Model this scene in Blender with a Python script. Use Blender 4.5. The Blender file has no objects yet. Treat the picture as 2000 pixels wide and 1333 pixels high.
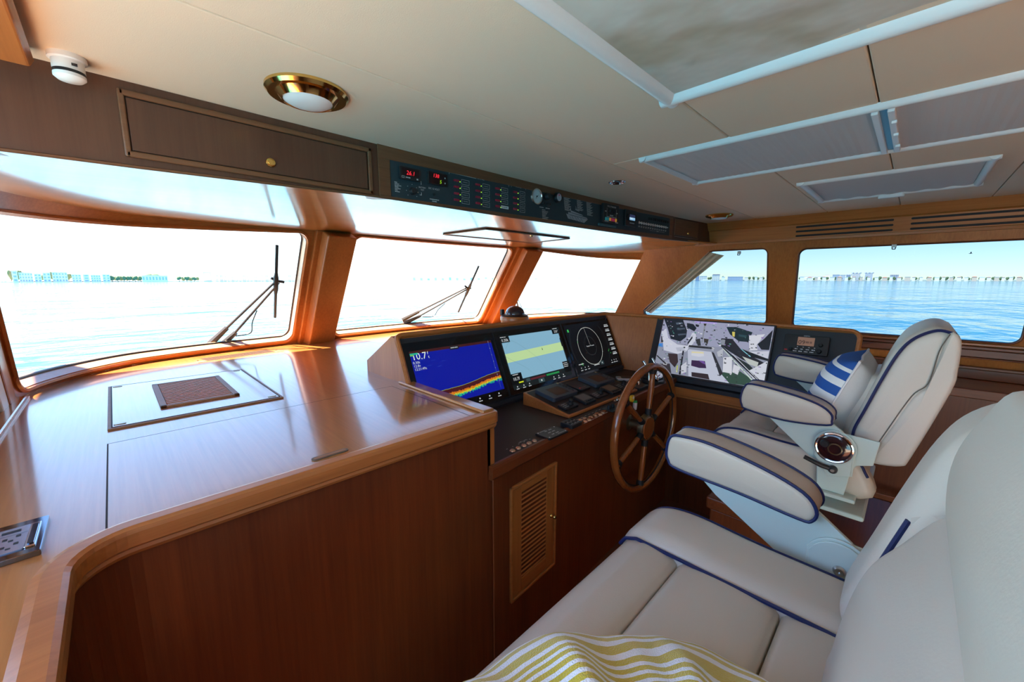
import bpy, bmesh, math, random
from mathutils import Vector, Matrix
from math import sin, cos, pi, radians, sqrt, hypot

S = bpy.context.scene
COL = S.collection
R = random.Random(7)
H = 1.65            # eye height above the cabin sole; all z below are relative to the eye unless noted

# ------------------------------------------------------------------ camera, sky, exposure
cam_d = bpy.data.cameras.new('camera'); cam = bpy.data.objects.new('camera', cam_d); COL.objects.link(cam)
cam_d.lens = 14.0; cam_d.sensor_width = 36.0; cam_d.clip_start = 0.02; cam_d.clip_end = 20000
cam.location = (0, 0, H); cam.rotation_euler = (radians(90 - 8.804), 0, -radians(44.917))
S.camera = cam
W = bpy.data.worlds.new('sky'); S.world = W; W.use_nodes = True
nt = W.node_tree; nt.nodes.clear()
sky = nt.nodes.new('ShaderNodeTexSky'); sky.sky_type = 'NISHITA'; sky.sun_disc = True; sky.sun_size = radians(1.2); sky.sun_intensity = .45
sky.sun_elevation = radians(64); sky.sun_rotation = radians(-55); sky.air_density = 1.0; sky.dust_density = 0.05; sky.ozone_density = 5.0
bg = nt.nodes.new('ShaderNodeBackground'); bg.inputs[1].default_value = 0.30
wo = nt.nodes.new('ShaderNodeOutputWorld')
wbm = nt.nodes.new('ShaderNodeMix'); wbm.data_type = 'RGBA'; wbm.blend_type = 'MULTIPLY'; wbm.inputs['Factor'].default_value = 1.0; wbm.inputs[7].default_value = (1.0, .955, .89, 1)   # camera white balance
nt.links.new(sky.outputs[0], wbm.inputs[6]); nt.links.new(wbm.outputs[2], bg.inputs[0]); nt.links.new(bg.outputs[0], wo.inputs[0])
S.view_settings.view_transform = 'Standard'; S.view_settings.look = 'None'; S.view_settings.gamma = 1.0
S.view_settings.use_curve_mapping = False; S.view_settings.exposure = 1.62
EK = 0.325     # screens glow relative to that exposure
try:
    S.cycles.use_denoising = True; S.cycles.max_bounces = 10; S.cycles.diffuse_bounces = 6; S.cycles.glossy_bounces = 4
    S.cycles.transparent_max_bounces = 12; S.cycles.sample_clamp_indirect = 6.0
    S.cycles.caustics_reflective = False; S.cycles.caustics_refractive = False
except Exception: pass

# ------------------------------------------------------------------ helpers
def lerp(a, b, t): return a + (b - a) * t
def V(*a): return Vector(a)

class MB:
    """collects geometry (z relative to the eye); build() links it as one mesh object"""
    def __init__(s): s.v = []; s.f = []; s.m = []; s.sm = []; s.uv = {}
    def add(s, vs, fs, mi=0, smooth=False):
        o = len(s.v); s.v += [Vector(p) for p in vs]
        for f in fs: s.f.append([o + i for i in f]); s.m.append(mi); s.sm.append(smooth)
        return s
    def box(s, x0, x1, y0, y1, z0, z1, mi=0):
        vs = [(x, y, z) for x in (x0, x1) for y in (y0, y1) for z in (z0, z1)]
        return s.add(vs, [(0,1,3,2),(4,6,7,5),(0,4,5,1),(2,3,7,6),(0,2,6,4),(1,5,7,3)], mi)
    def obox(s, o, ex, ey, ez, x0, x1, y0, y1, z0, z1, mi=0):
        o = Vector(o); vs = [o + ex*x + ey*y + ez*z for x in (x0, x1) for y in (y0, y1) for z in (z0, z1)]
        return s.add(vs, [(0,1,3,2),(4,6,7,5),(0,4,5,1),(2,3,7,6),(0,2,6,4),(1,5,7,3)], mi)
    def prism(s, poly, vec, mi=0, smooth=False):
        n = len(poly); vec = Vector(vec); P = [Vector(p) for p in poly]
        s.add(P + [p + vec for p in P], [list(range(n))[::-1], list(range(n, 2*n))], mi)
        o = len(s.v) - 2*n
        for i in range(n):
            j = (i + 1) % n; s.f.append([o+i, o+j, o+n+j, o+n+i]); s.m.append(mi); s.sm.append(smooth)
        return s
    def tube(s, path, r, n=8, closed=False, mi=0, caps=True, flat=1.0):
        P = [Vector(p) for p in path]; k = len(P); rings = []; up = None
        for i in range(k):
            if closed: t = (P[(i+1) % k] - P[i-1]).normalized()
            else: t = (P[min(i+1, k-1)] - P[max(i-1, 0)]).normalized()
            if up is None:
                a = Vector((0,0,1)) if abs(t.z) < .9 else Vector((1,0,0)); up = (a - t*a.dot(t)).normalized()
            else: up = (up - t*up.dot(t)).normalized()
            sd = t.cross(up); rr = r[i] if isinstance(r, (list, tuple)) else r
            rings.append([P[i] + (up*cos(2*pi*j/n)*flat + sd*sin(2*pi*j/n))*rr for j in range(n)])
        o = len(s.v); s.v += [p for ring in rings for p in ring]
        for i in range(k if closed else k-1):
            for j in range(n):
                a = i*n + j; b = i*n + (j+1) % n; c = ((i+1) % k)*n + (j+1) % n; d = ((i+1) % k)*n + j
                s.f.append([o+a, o+b, o+c, o+d]); s.m.append(mi); s.sm.append(True)
        if caps and not closed:
            s.f.append([o+j for j in range(n)][::-1]); s.m.append(mi); s.sm.append(False)
            s.f.append([o+(k-1)*n+j for j in range(n)]); s.m.append(mi); s.sm.append(False)
        return s
    def lathe(s, prof, o, ax=(0,0,1), n=32, mi=0, a0=0, a1=2*pi):
        o = Vector(o); ax = Vector(ax).normalized(); a = Vector((1,0,0)) if abs(ax.x) < .9 else Vector((0,1,0))
        e1 = (a - ax*a.dot(ax)).normalized(); e2 = ax.cross(e1); k = len(prof); b = len(s.v)
        for (r, h) in prof:
            for j in range(n): s.v.append(o + ax*h + (e1*cos(2*pi*j/n) + e2*sin(2*pi*j/n))*max(r, 1e-5))
        for i in range(k-1):
            for j in range(n):
                s.f.append([b+i*n+j, b+i*n+(j+1) % n, b+(i+1)*n+(j+1) % n, b+(i+1)*n+j]); s.m.append(mi); s.sm.append(True)
        return s
    def grid(s, fn, nu, nv, mi=0, smooth=True, uv=False, mfn=None):
        o = len(s.v)
        for i in range(nu+1):
            for j in range(nv+1): s.v.append(Vector(fn(i/nu, j/nv)))
        for i in range(nu):
            for j in range(nv):
                q = [o+i*(nv+1)+j, o+(i+1)*(nv+1)+j, o+(i+1)*(nv+1)+j+1, o+i*(nv+1)+j+1]
                if uv: s.uv[len(s.f)] = [(i/nu, j/nv), ((i+1)/nu, j/nv), ((i+1)/nu, (j+1)/nv), (i/nu, (j+1)/nv)]
                s.f.append(q); s.m.append(mfn(i, j) if mfn else mi); s.sm.append(smooth)
        return s
    def build(s, name, mat, parent=None, bevel=0, segs=2, angle=40, fix=True, loc=None):
        root = parent
        while root is not None and root.parent is not None: root = root.parent
        if root is not None: L = Vector(root.location)
        elif loc is not None: L = Vector((loc[0], loc[1], loc[2] + H))
        else:
            xs = [p.x for p in s.v]; ys = [p.y for p in s.v]; zs = [p.z for p in s.v]
            L = Vector(((min(xs)+max(xs))/2, (min(ys)+max(ys))/2, min(zs) + H))
        me = bpy.data.meshes.new(name)
        me.from_pydata([(p.x-L.x, p.y-L.y, p.z+H-L.z) for p in s.v], [], s.f)
        mats = mat if isinstance(mat, (list, tuple)) else [mat]
        for m in mats: me.materials.append(m)
        me.polygons.foreach_set('material_index', s.m); me.polygons.foreach_set('use_smooth', s.sm)
        if s.uv:
            ul = me.uv_layers.new(name='UVMap')
            for fi, co in s.uv.items():
                for li, c in zip(me.polygons[fi].loop_indices, co): ul.data[li].uv = c
        if fix:
            bm = bmesh.new(); bm.from_mesh(me); bmesh.ops.recalc_face_normals(bm, faces=bm.faces); bm.to_mesh(me); bm.free()
        if any(s.sm): me.set_sharp_from_angle(angle=radians(angle))
        me.update()
        o = bpy.data.objects.new(name, me); COL.objects.link(o)
        if parent is not None: o.parent = parent
        else: o.location = L
        if bevel:
            b = o.modifiers.new('bevel', 'BEVEL'); b.width = bevel; b.segments = segs; b.limit_method = 'ANGLE'; b.angle_limit = radians(40)
        return o

def tag(o, label=None, cat=None, group=None, kind=None):
    if label: o['label'] = label
    if cat: o['category'] = cat
    if group: o['group'] = group
    if kind: o['kind'] = kind
    return o
def thing(name, label, cat, loc, group=None, kind=None):
    o = bpy.data.objects.new(name, None); COL.objects.link(o); o.empty_display_size = .05
    o.location = (loc[0], loc[1], loc[2] + H)
    return tag(o, label, cat, group, kind)
def put(src, parent, pos):
    """another copy of a piece that shares its mesh; pos is the shift from the source in metres"""
    c = src.copy(); COL.objects.link(c); c.parent = parent
    c.location = Vector(src.location) + Vector(pos); return c
def copy_tree(o, parent=None):
    c = o.copy(); COL.objects.link(c); c.parent = parent
    for ch in list(o.children): copy_tree(ch, c)
    return c
def catmull(P, n=6, closed=False):
    P = [Vector(p) for p in P]; k = len(P); out = []
    rng = range(k) if closed else range(k-1)
    for i in rng:
        if closed: a, b, c, d = P[i-1], P[i], P[(i+1) % k], P[(i+2) % k]
        else: a, b, c, d = P[max(i-1,0)], P[i], P[i+1], P[min(i+2,k-1)]
        for j in range(n):
            t = j/n
            out.append(.5*((2*b) + (c-a)*t + (2*a-5*b+4*c-d)*t*t + (3*b-a-3*c+d)*t**3))
    if not closed: out.append(P[-1])
    return out
def rrect(w, h, r, n=5, cx=0, cy=0):
    out = []
    for (sx, sy, a) in ((1,1,0),(-1,1,pi/2),(-1,-1,pi),(1,-1,3*pi/2)):
        for i in range(n+1):
            t = a + i/n*pi/2; out.append((cx + sx*(w/2-r) + r*cos(t), cy + sy*(h/2-r) + r*sin(t)))
    return out
def pad(prof, x0, x1, r, bulge=.01, steps=5, axis='x', base=None):
    """upholstered slab: closed side profile [(a,b)] swept along an axis with rounded, slightly crowned ends"""
    P = [Vector(p) for p in prof]; n = len(P)
    area = sum(P[i].x*P[(i+1) % n].y - P[(i+1) % n].x*P[i].y for i in range(n))
    if area < 0: P.reverse()
    nrm = []
    for i in range(n):
        t = (P[(i+1) % n] - P[i-1]); nrm.append(Vector((t.y, -t.x)).normalized())
    c = sum(P, Vector((0,0)))/n; rings = []
    def mk(x, f): rings.append((x, f))
    for sd in (0, 1):
        xs = x0 if sd == 0 else x1; sg = 1 if sd == 0 else -1; seq = []
        for q in (.25, .55, .82): seq.append((xs - sg*bulge*(1-q*q), [c + (P[i]-nrm[i]*r - c)*q for i in range(n)]))
        for k in range(steps+1):
            t = k/steps*pi/2; seq.append((xs + sg*r*(1-sin(t)), [P[i] - nrm[i]*r*(1-cos(pi/2-t)) if 0 else P[i] - nrm[i]*r*(1-sin(t)) for i in range(n)]))
        # arc: inset falls from r to 0 while x runs from the end to r inside
        seq = seq[:3]
        for k in range(steps+1):
            t = k/steps*pi/2; seq.append((xs + sg*r*(1-cos(t)), [P[i] - nrm[i]*r*(1-sin(t)) for i in range(n)]))
        rings += seq if sd == 0 else seq[::-1]
    mb = MB(); vs = []
    def pt(x, p):
        if axis == 'x': return (x, p.x, p.y)
        if axis == 'y': return (p.x, x, p.y)
        return (p.x, p.y, x)
    for x, ring in rings: vs += [pt(x, p) for p in ring]
    fs = []; k = len(rings)
    for i in range(k-1):
        for j in range(n): fs.append((i*n+j, i*n+(j+1) % n, (i+1)*n+(j+1) % n, (i+1)*n+j))
    vs += [pt(x0 - bulge, c), pt(x1 + bulge, c)]
    for j in range(n): fs.append((j, (j+1) % n, k*n)); fs.append(((k-1)*n+j, (k-1)*n+(j+1) % n, k*n+1))
    mb.add(vs, fs, 0, True); return mb

class Fr:
    """a flat face in the room: origin, right, up, outward normal"""
    def __init__(s, o, ex, ey):
        s.o = Vector(o); s.x = Vector(ex).normalized(); s.y = Vector(ey); s.y = (s.y - s.x*s.y.dot(s.x)).normalized(); s.n = s.x.cross(s.y)
    def p(s, u, v, d=0): return s.o + s.x*u + s.y*v + s.n*d
    def box(s, mb, u0, u1, v0, v1, d0, d1, mi=0): return mb.obox(s.o, s.x, s.y, s.n, u0, u1, v0, v1, d0, d1, mi)
    def rbox(s, mb, u, v, w, h, r, d0, d1, mi=0, n=4):
        return mb.prism([s.p(a, b, d0) for a, b in rrect(w, h, r, n, u, v)], s.n*(d1-d0), mi)

# ------------------------------------------------------------------ materials
MC = {}
def mat(name, col, rough=.5, metal=0, coat=0, coatr=.05, emit=None, es=0, spec=.5, trans=0, ior=1.45, bump=None, sheen=0):
    if name in MC: return MC[name]
    m = bpy.data.materials.new(name); m.use_nodes = True; MC[name] = m
    b = m.node_tree.nodes['Principled BSDF']; I = b.inputs
    I['Base Color'].default_value = (*col, 1); I['Roughness'].default_value = rough; I['Metallic'].default_value = metal
    I['Coat Weight'].default_value = coat; I['Coat Roughness'].default_value = coatr; I['Specular IOR Level'].default_value = spec
    I['Transmission Weight'].default_value = trans; I['IOR'].default_value = ior
    if sheen: I['Sheen Weight'].default_value = sheen
    if emit: I['Emission Color'].default_value = (*emit, 1); I['Emission Strength'].default_value = es
    if bump:
        t = m.node_tree; n = t.nodes.new('ShaderNodeTexNoise'); n.inputs['Scale'].default_value = bump[0]; n.inputs['Detail'].default_value = 3
        c = t.nodes.new('ShaderNodeTexCoord'); t.links.new(c.outputs['Object'], n.inputs['Vector'])
        bp = t.nodes.new('ShaderNodeBump'); bp.inputs['Strength'].default_value = bump[1]; bp.inputs['Distance'].default_value = bump[2]
        t.links.new(n.outputs['Fac'], bp.inputs['Height']); t.links.new(bp.outputs['Normal'], I['Normal'])
    return m
def wood(name, axis, a, b, rough=.38, coat=.28, coatr=.18, strips=0):
    """varnished teak veneer: fine grain lines along one axis, slow colour drift, optional veneer leaves"""
    if name in MC: return MC[name]
    m = mat(name, a, rough, coat=coat, coatr=coatr); t = m.node_tree; bs = t.nodes['Principled BSDF']
    tc = t.nodes.new('ShaderNodeTexCoord'); mp = t.nodes.new('ShaderNodeMapping')
    sc = [55, 55, 55]; sc['xyz'.index(axis)] = 1.6; mp.inputs['Scale'].default_value = sc
    n1 = t.nodes.new('ShaderNodeTexNoise'); n1.inputs['Scale'].default_value = 1.6; n1.inputs['Detail'].default_value = 5; n1.inputs['Roughness'].default_value = .65
    mp2 = t.nodes.new('ShaderNodeMapping'); s2 = [5, 5, 5]; s2['xyz'.index(axis)] = .5; mp2.inputs['Scale'].default_value = s2
    n2 = t.nodes.new('ShaderNodeTexNoise'); n2.inputs['Scale'].default_value = 1.3; n2.inputs['Detail'].default_value = 2
    L = t.links.new
    L(tc.outputs['Object'], mp.inputs[0]); L(mp.outputs[0], n1.inputs['Vector']); L(tc.outputs['Object'], mp2.inputs[0]); L(mp2.outputs[0], n2.inputs['Vector'])
    ad = t.nodes.new('ShaderNodeMath'); ad.operation = 'MULTIPLY_ADD'; ad.inputs[1].default_value = .55
    L(n1.outputs['Fac'], ad.inputs[0]); ml = t.nodes.new('ShaderNodeMath'); ml.operation = 'MULTIPLY'; ml.inputs[1].default_value = .45
    L(n2.outputs['Fac'], ml.inputs[0]); L(ml.outputs[0], ad.inputs[2])
    cr = t.nodes.new('ShaderNodeValToRGB'); cr.color_ramp.elements[0].position = .33; cr.color_ramp.elements[1].position = .66
    cr.color_ramp.elements[0].color = (*b, 1); cr.color_ramp.elements[1].color = (*a, 1)
    L(ad.outputs[0], cr.inputs[0]); L(cr.outputs[0], bs.inputs['Base Color'])
    bp = t.nodes.new('ShaderNodeBump'); bp.inputs['Strength'].default_value = .06; bp.inputs['Distance'].default_value = .002
    L(n1.outputs['Fac'], bp.inputs['Height']); L(bp.outputs['Normal'], bs.inputs['Normal'])
    return m
TA, TB = (.50, .178, .044), (.34, .106, .024)
WX = wood('teak_x', 'x', TA, TB); WY = wood('teak_y', 'y', TA, TB); WZ = wood('teak_z', 'z', TA, TB)
GY = wood('teak_gloss_y', 'y', (.50, .215, .058), (.36, .138, .034), .28, 1.0, .10)
GX = wood('teak_gloss_x', 'x', (.50, .215, .058), (.36, .138, .034), .28, 1.0, .10)
DZ = wood('mahogany_z', 'z', (.19, .048, .012), (.10, .022, .006), .42, .12, .2)
DX = wood('mahogany_x', 'x', (.22, .058, .015), (.12, .028, .008), .42, .15, .2)
DY = wood('mahogany_y', 'y', (.22, .058, .015), (.12, .028, .008), .42, .15, .2)
OZ = wood('overhead_veneer_z', 'z', (.112, .046, .025), (.074, .029, .016), .45, .2, .2)
OX = wood('overhead_trim_x', 'x', (.19, .080, .036), (.125, .050, .022), .4, .25, .15)
GROOVE = mat('groove_dark', (.025, .012, .008), .7)
LEATHER = mat('cream_leather', (.55, .485, .40), .38, coat=.12, coatr=.3, bump=(260, .12, .002))
LEATHER2 = mat('cream_leather_back', (.58, .53, .47), .42, bump=(220, .10, .002))
NAVY = mat('navy_piping', (.005, .013, .080), .45)
PALE = mat('pale_green_metal', (.55, .66, .62), .38, coat=.2, coatr=.2)
CHROME = mat('chrome', (.75, .76, .78), .08, 1)
STEEL = mat('brushed_steel', (.55, .55, .56), .28, 1)
BRASS = mat('polished_brass', (.78, .50, .16), .12, 1)
DBRASS = mat('aged_brass', (.34, .27, .17), .3, .9)
BLACK = mat('black_plastic', (.017, .018, .021), .38)
MATT = mat('black_matt', (.010, .010, .012), .6)
DASHB = mat('dark_brown_laminate', (.030, .019, .017), .55, bump=(700, .05, .0006))
CHAR = mat('charcoal_panel', (.020, .026, .036), .5)
EPANEL = mat('slate_switch_panel', (.020, .042, .055), .42)
SLATE = mat('slate_blue_housing', (.045, .062, .085), .42)
HEADL = mat('headliner_vinyl', (.78, .635, .485), .75, bump=(420, .18, .002))
WHITEF = mat('white_frame', (.80, .80, .80), .35)
BLIND = mat('grey_blind_fabric', (.60, .60, .62), .85, bump=(300, .2, .002))
FAB = mat('cream_hatch_fabric', (.62, .59, .53), .8, bump=(5, .35, .05))
def stain(m):
    t = m.node_tree; b = t.nodes['Principled BSDF']; c = t.nodes.new('ShaderNodeTexCoord'); n = t.nodes.new('ShaderNodeTexNoise'); n.inputs['Scale'].default_value = 2.6; n.inputs['Detail'].default_value = 3
    r = t.nodes.new('ShaderNodeValToRGB'); e = r.color_ramp.elements; e[0].position = .38; e[0].color = (.50,.44,.34,1); e[1].position = .46; e[1].color = (.62,.59,.53,1)
    t.links.new(c.outputs['Object'], n.inputs['Vector']); t.links.new(n.outputs['Fac'], r.inputs[0]); t.links.new(r.outputs[0], b.inputs['Base Color'])
stain(FAB)
RUB = mat('black_rubber', (.012, .012, .014), .5)
DOMEW = mat('opal_diffuser', (.80, .80, .80), .4)
WHITE = mat('white_plastic', (.80, .80, .79), .4)
GREY = mat('grey_plastic', (.07, .075, .085), .5)
GLASSY = mat('screen_glass', (.004, .005, .008), .06, spec=.6)
DKGL = mat('smoked_dome', (.02, .012, .018), .04, coat=1)
YEL = mat('yellow_float', (.80, .52, .02), .45)
CURT = mat('beige_curtain', (.55, .47, .36), .85, sheen=.2)
COPP = mat('copper_button', (.66, .42, .30), .25, .8)
REVEAL = wood('pale_reveal', 'x', (.62, .36, .20), (.50, .26, .13), .3, .6, .1)
_fc = {}
def flat(c, e=0.0):
    k = (tuple(round(x, 3) for x in c), round(e, 2))
    if k not in _fc: _fc[k] = mat('print_%d' % len(_fc), c if e == 0 else (0, 0, 0), .5, emit=c if e else None, es=e*EK)
    return _fc[k]
def glass(name, tint, refl=.012):
    m = bpy.data.materials.new(name); m.use_nodes = True; t = m.node_tree; t.nodes.clear()
    o = t.nodes.new('ShaderNodeOutputMaterial'); tr = t.nodes.new('ShaderNodeBsdfTransparent'); tr.inputs[0].default_value = (*tint, 1)
    g = t.nodes.new('ShaderNodeBsdfGlossy'); g.inputs['Roughness'].default_value = .01
    lw = t.nodes.new('ShaderNodeLayerWeight'); lw.inputs[0].default_value = .5
    pw = t.nodes.new('ShaderNodeMath'); pw.operation = 'POWER'; pw.inputs[1].default_value = 4.0; t.links.new(lw.outputs['Facing'], pw.inputs[0])
    fr = t.nodes.new('ShaderNodeMath'); fr.operation = 'MULTIPLY_ADD'; fr.inputs[1].default_value = .5; fr.inputs[2].default_value = refl; t.links.new(pw.outputs[0], fr.inputs[0])
    mx = t.nodes.new('ShaderNodeMixShader'); t.links.new(fr.outputs[0], mx.inputs[0]); t.links.new(tr.outputs[0], mx.inputs[1]); t.links.new(g.outputs[0], mx.inputs[2])
    t.links.new(mx.outputs[0], o.inputs[0]); return m
GFRONT = glass('dimmed_windscreen_glass', (.62, .65, .68)); GTINT = glass('dimmed_side_glass', (.118, .160, .205))  # glass tints added to dim the outside view against the cabin

def decal(name, parent, fr, polys, d=.0006, e=0.0, step=.00006):
    """flat print on a face: polygons in face coordinates, later ones lie on top"""
    mb = MB(); mats = []; idx = {}
    for i, it in enumerate(polys):
        c, pts = it[0], it[1]; ee = it[2] if len(it) > 2 else e
        m = flat(c, ee)
        if m.name not in idx: idx[m.name] = len(mats); mats.append(m)
        mb.add([fr.p(u, v, d + i*step) for u, v in pts], [list(range(len(pts)))], idx[m.name])
    o = mb.build(name, mats, parent, fix=False); o['kind'] = 'stuff'; return o
def rect(u0, u1, v0, v1): return [(u0, v0), (u1, v0), (u1, v1), (u0, v1)]
def frame_lines(c, u0, u1, v0, v1, w, e=0.0):
    return [(c, rect(u0, u1, v0, v0+w), e), (c, rect(u0, u1, v1-w, v1), e), (c, rect(u0, u0+w, v0, v1), e), (c, rect(u1-w, u1, v0, v1), e)]
def text(name, parent, fr, u, v, size, s, c, e=0.0, d=.0012, align='LEFT', shear=0):
    cu = bpy.data.curves.new(name, 'FONT'); cu.body = s; cu.size = size; cu.align_x = align; cu.fill_mode = 'FRONT'; cu.resolution_u = 2; cu.shear = shear
    cu.materials.append(flat(c, e)); o = bpy.data.objects.new(name, cu); COL.objects.link(o); TEXTS.append(o)
    root = parent
    while root.parent is not None: root = root.parent
    p = fr.p(u, v, d); M = Matrix((( fr.x.x, fr.y.x, fr.n.x, p.x - root.location.x), (fr.x.y, fr.y.y, fr.n.y, p.y - root.location.y), (fr.x.z, fr.y.z, fr.n.z, p.z + H - root.location.z), (0, 0, 0, 1)))
    o.parent = parent; o.matrix_local = M; return o
TEXTS = []
def scribble(c, u0, v, w, h, seed=0, e=0.0):
    """a line of lettering too small to read: short dashes"""
    rr = random.Random(seed); out = []; u = u0
    while u < u0 + w - h*.3:
        l = min(h*rr.uniform(.5, 1.8), u0 + w - u); out.append((c, rect(u, u+l, v, v+h), e)); u += l + h*.35
    return out

# ================================================================== the setting
XC = 2.09                                   # the boat's centreline
def interp(T, x):
    if x <= T[0][0]: return T[0][1]
    for (a, b), (c, d) in zip(T, T[1:]):
        if x <= c: return lerp(b, d, (x-a)/(c-a))
    return T[-1][1]
def xs(z): return 4.3 - .3*z                # starboard cabin side leans inboard
tag(MB().box(-.6, 4.8, -2.4, 3.5, -1.70, -1.65).build('floor', mat('sole_wood', (.14,.045,.016), .6)), 'dark varnished wood cabin sole', kind='structure')

# windscreen: a raked, curved wall with three lights
half = [(-.335,2.60),(-.305,2.72),(-.262,2.83),(-.17,2.99),(-.03,3.15),(.14,3.255),(.51,3.345),(1.0,3.405),(1.24,3.45),(2.09,3.50)]
crv = catmull([(x, y, 0) for x, y in half] + [(2*XC-x, y, 0) for x, y in half[::-1][1:]], 10)
arc = [0]
for a, b in zip(crv, crv[1:]): arc.append(arc[-1] + (b-a).length)
AL = arc[-1]
def base(s):
    s = min(max(s, 0), AL)
    for i in range(len(arc)-1):
        if s <= arc[i+1]: return crv[i].lerp(crv[i+1], (s-arc[i])/(arc[i+1]-arc[i]))
    return crv[-1]
def s_of(x):
    for i in range(len(crv)-1):
        if crv[i].x <= x <= crv[i+1].x: return lerp(arc[i], arc[i+1], (x-crv[i].x)/(crv[i+1].x-crv[i].x))
    return 0 if x < 1 else AL
ZO = [(0,.325),(.98,.32),(1.96,.305),(2.39,.30)]
def wtop(s): return interp(ZO, abs(base(s).x - XC))
def wind(s, z, d=0):
    b = base(s); t = (base(s+.01) - base(s-.01)).normalized(); n = Vector((-t.y, t.x, 0))
    w = min(max((abs(b.x-XC)-1.5)/.9, 0), 1); h = z + .5
    n = Vector((n.x, n.y, .5)).normalized()
    return Vector((b.x + (.05 if b.x < XC else -.05)*h*w, b.y - .70*h, z)) + n*d
def starb(y, z, d=0): return Vector((xs(z) + d, y, z))
def hole_loop(h4, r, ns=14, na=6):
    """rounded polygon: returns samples and the index of the corner or (side, t) each belongs to"""
    P = [Vector(p) for p in h4]; out = []; n = len(P)
    for i in range(n):
        a, b, c = P[i-1], P[i], P[(i+1) % n]; u = (a-b).normalized(); w = (c-b).normalized()
        ang = u.angle(w); tl = min(r/math.tan(ang/2), .45*min((a-b).length, (c-b).length)); rr = tl*math.tan(ang/2)
        p0 = b+u*tl; p1 = b+w*tl; cen = b + (u+w).normalized()*(rr/sin(ang/2))
        for k in range(na+1):
            q = p0.lerp(p1, k/na); q = cen + (q-cen).normalized()*rr; out.append((q, i, 0.0))
        nx = P[(i+1) % n]; d = P[(i+2) % n]; ang2 = (b-nx).angle(d-nx); tl2 = min(r/math.tan(ang2/2), .45*min((b-nx).length, (d-nx).length))
        e = nx + (b-nx).normalized()*tl2
        for k in range(1, ns): out.append((p1.lerp(e, k/ns), i, k/ns))
    return out
def ring(fn, o4, h4, r, d0, d1, M=3, ns=14):
    """wall panel with a window opening; material 0 = face, 1 = reveal"""
    mb = MB(); hl = hole_loop(h4, r, ns); O = [Vector(p) for p in o4]; n = len(hl); L = []
    for d in (d0, d1):
        for m in range(M+1):
            for (q, i, t) in hl:
                o = O[i].lerp(O[(i+1) % 4], t); p = q.lerp(o, m/M); L.append(fn(p.x, p.y, d))
    fs = []; ms = []
    for k in range(2):
        for m in range(M):
            for j in range(n):
                a = (k*(M+1)+m)*n; fs.append((a+j, a+(j+1) % n, a+n+(j+1) % n, a+n+j)); ms.append(0)
    for j in range(n):
        a = j; b = (j+1) % n; c = (M+1)*n; fs.append((a, b, c+b, c+a)); ms.append(1)
        a2 = M*n; fs.append((a2+a, a2+b, c+a2+b, c+a2+a)); ms.append(0)
    o = len(mb.v); mb.v += L
    for f, m in zip(fs, ms): mb.f.append(list(f)); mb.m.append(m); mb.sm.append(True)
    return mb, [fn(q.x, q.y, (d0+d1)/2) for q, _, _ in hl], hl
def pane(fn, h4, r, d, mb=None):
    hl = [q for q, _, _ in hole_loop(h4, r)]; c = sum(hl, Vector((0,0)))/len(hl); mb = MB(); n = len(hl); K = 10
    vs = [fn(lerp(c.x, q.x, k/K), lerp(c.y, q.y, k/K), d) for k in range(1, K+1) for q in hl] + [fn(c.x, c.y, d)]
    fs = [((k*n)+j, (k*n)+(j+1) % n, (k+1)*n+(j+1) % n, (k+1)*n+j) for k in range(K-1) for j in range(n)] + [(j, (j+1) % n, K*n) for j in range(n)]
    return mb.add(vs, fs, 0, True)
wf = thing('wall_front', 'varnished teak windscreen surround behind the dashboard', None, (XC, 3.4, -.5), kind='structure')
SL = {1: (.045, s_of(.945)), 2: (s_of(1.285), s_of(2*XC-1.285)), 3: (s_of(2*XC-.945), AL-.045)}
TL = {1: (.215, .297), 2: (.303, .303), 3: (.297, .215)}
cells = {1: (0, s_of(1.115)), 2: (s_of(1.115), s_of(2*XC-1.115)), 3: (s_of(2*XC-1.115), AL)}
sides = {1: 'port', 2: 'centre', 3: 'starboard'}
for k in (1, 2, 3):
    a, b = cells[k]; h0, h1 = SL[k]; t0, t1 = TL[k]
    h4 = [(h0,-.462),(h1,-.462),(h1,t1),(h0,t0)]
    def fz(s, z, d, a=a, b=b):          # stretch the outer border up to the soffit
        return wind(s, z, d)
    o4 = [(a,-.52),(b,-.52),(b,wtop(b)+.012),(a,wtop(a)+.012)]
    mb, loop, hl = ring(fz, o4, h4, .06, 0, .075, 4, 22)
    mb.build('light_surround', [WX, REVEAL], wf)
    gl = [wind(q.x, q.y, .058) for q, _, _ in hl]
    g = MB().tube(gl, .007, 6, True).build('gasket', RUB, wf)
    inn = [wind(q.x, q.y, -.004) for q, _, _ in hole_loop([(h0-.012,-.474),(h1+.012,-.474),(h1+.012,t1+.010),(h0-.012,t0+.010)], .068, 22)]
    MB().tube(inn, .011, 6, True).build('bead', WX, wf)
    w = pane(wind, h4, .06, .058).build('window_%d' % k, GFRONT)
    tag(w, '%s windscreen pane over the water, tint added to dim the view' % sides[k], kind='structure')
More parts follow.
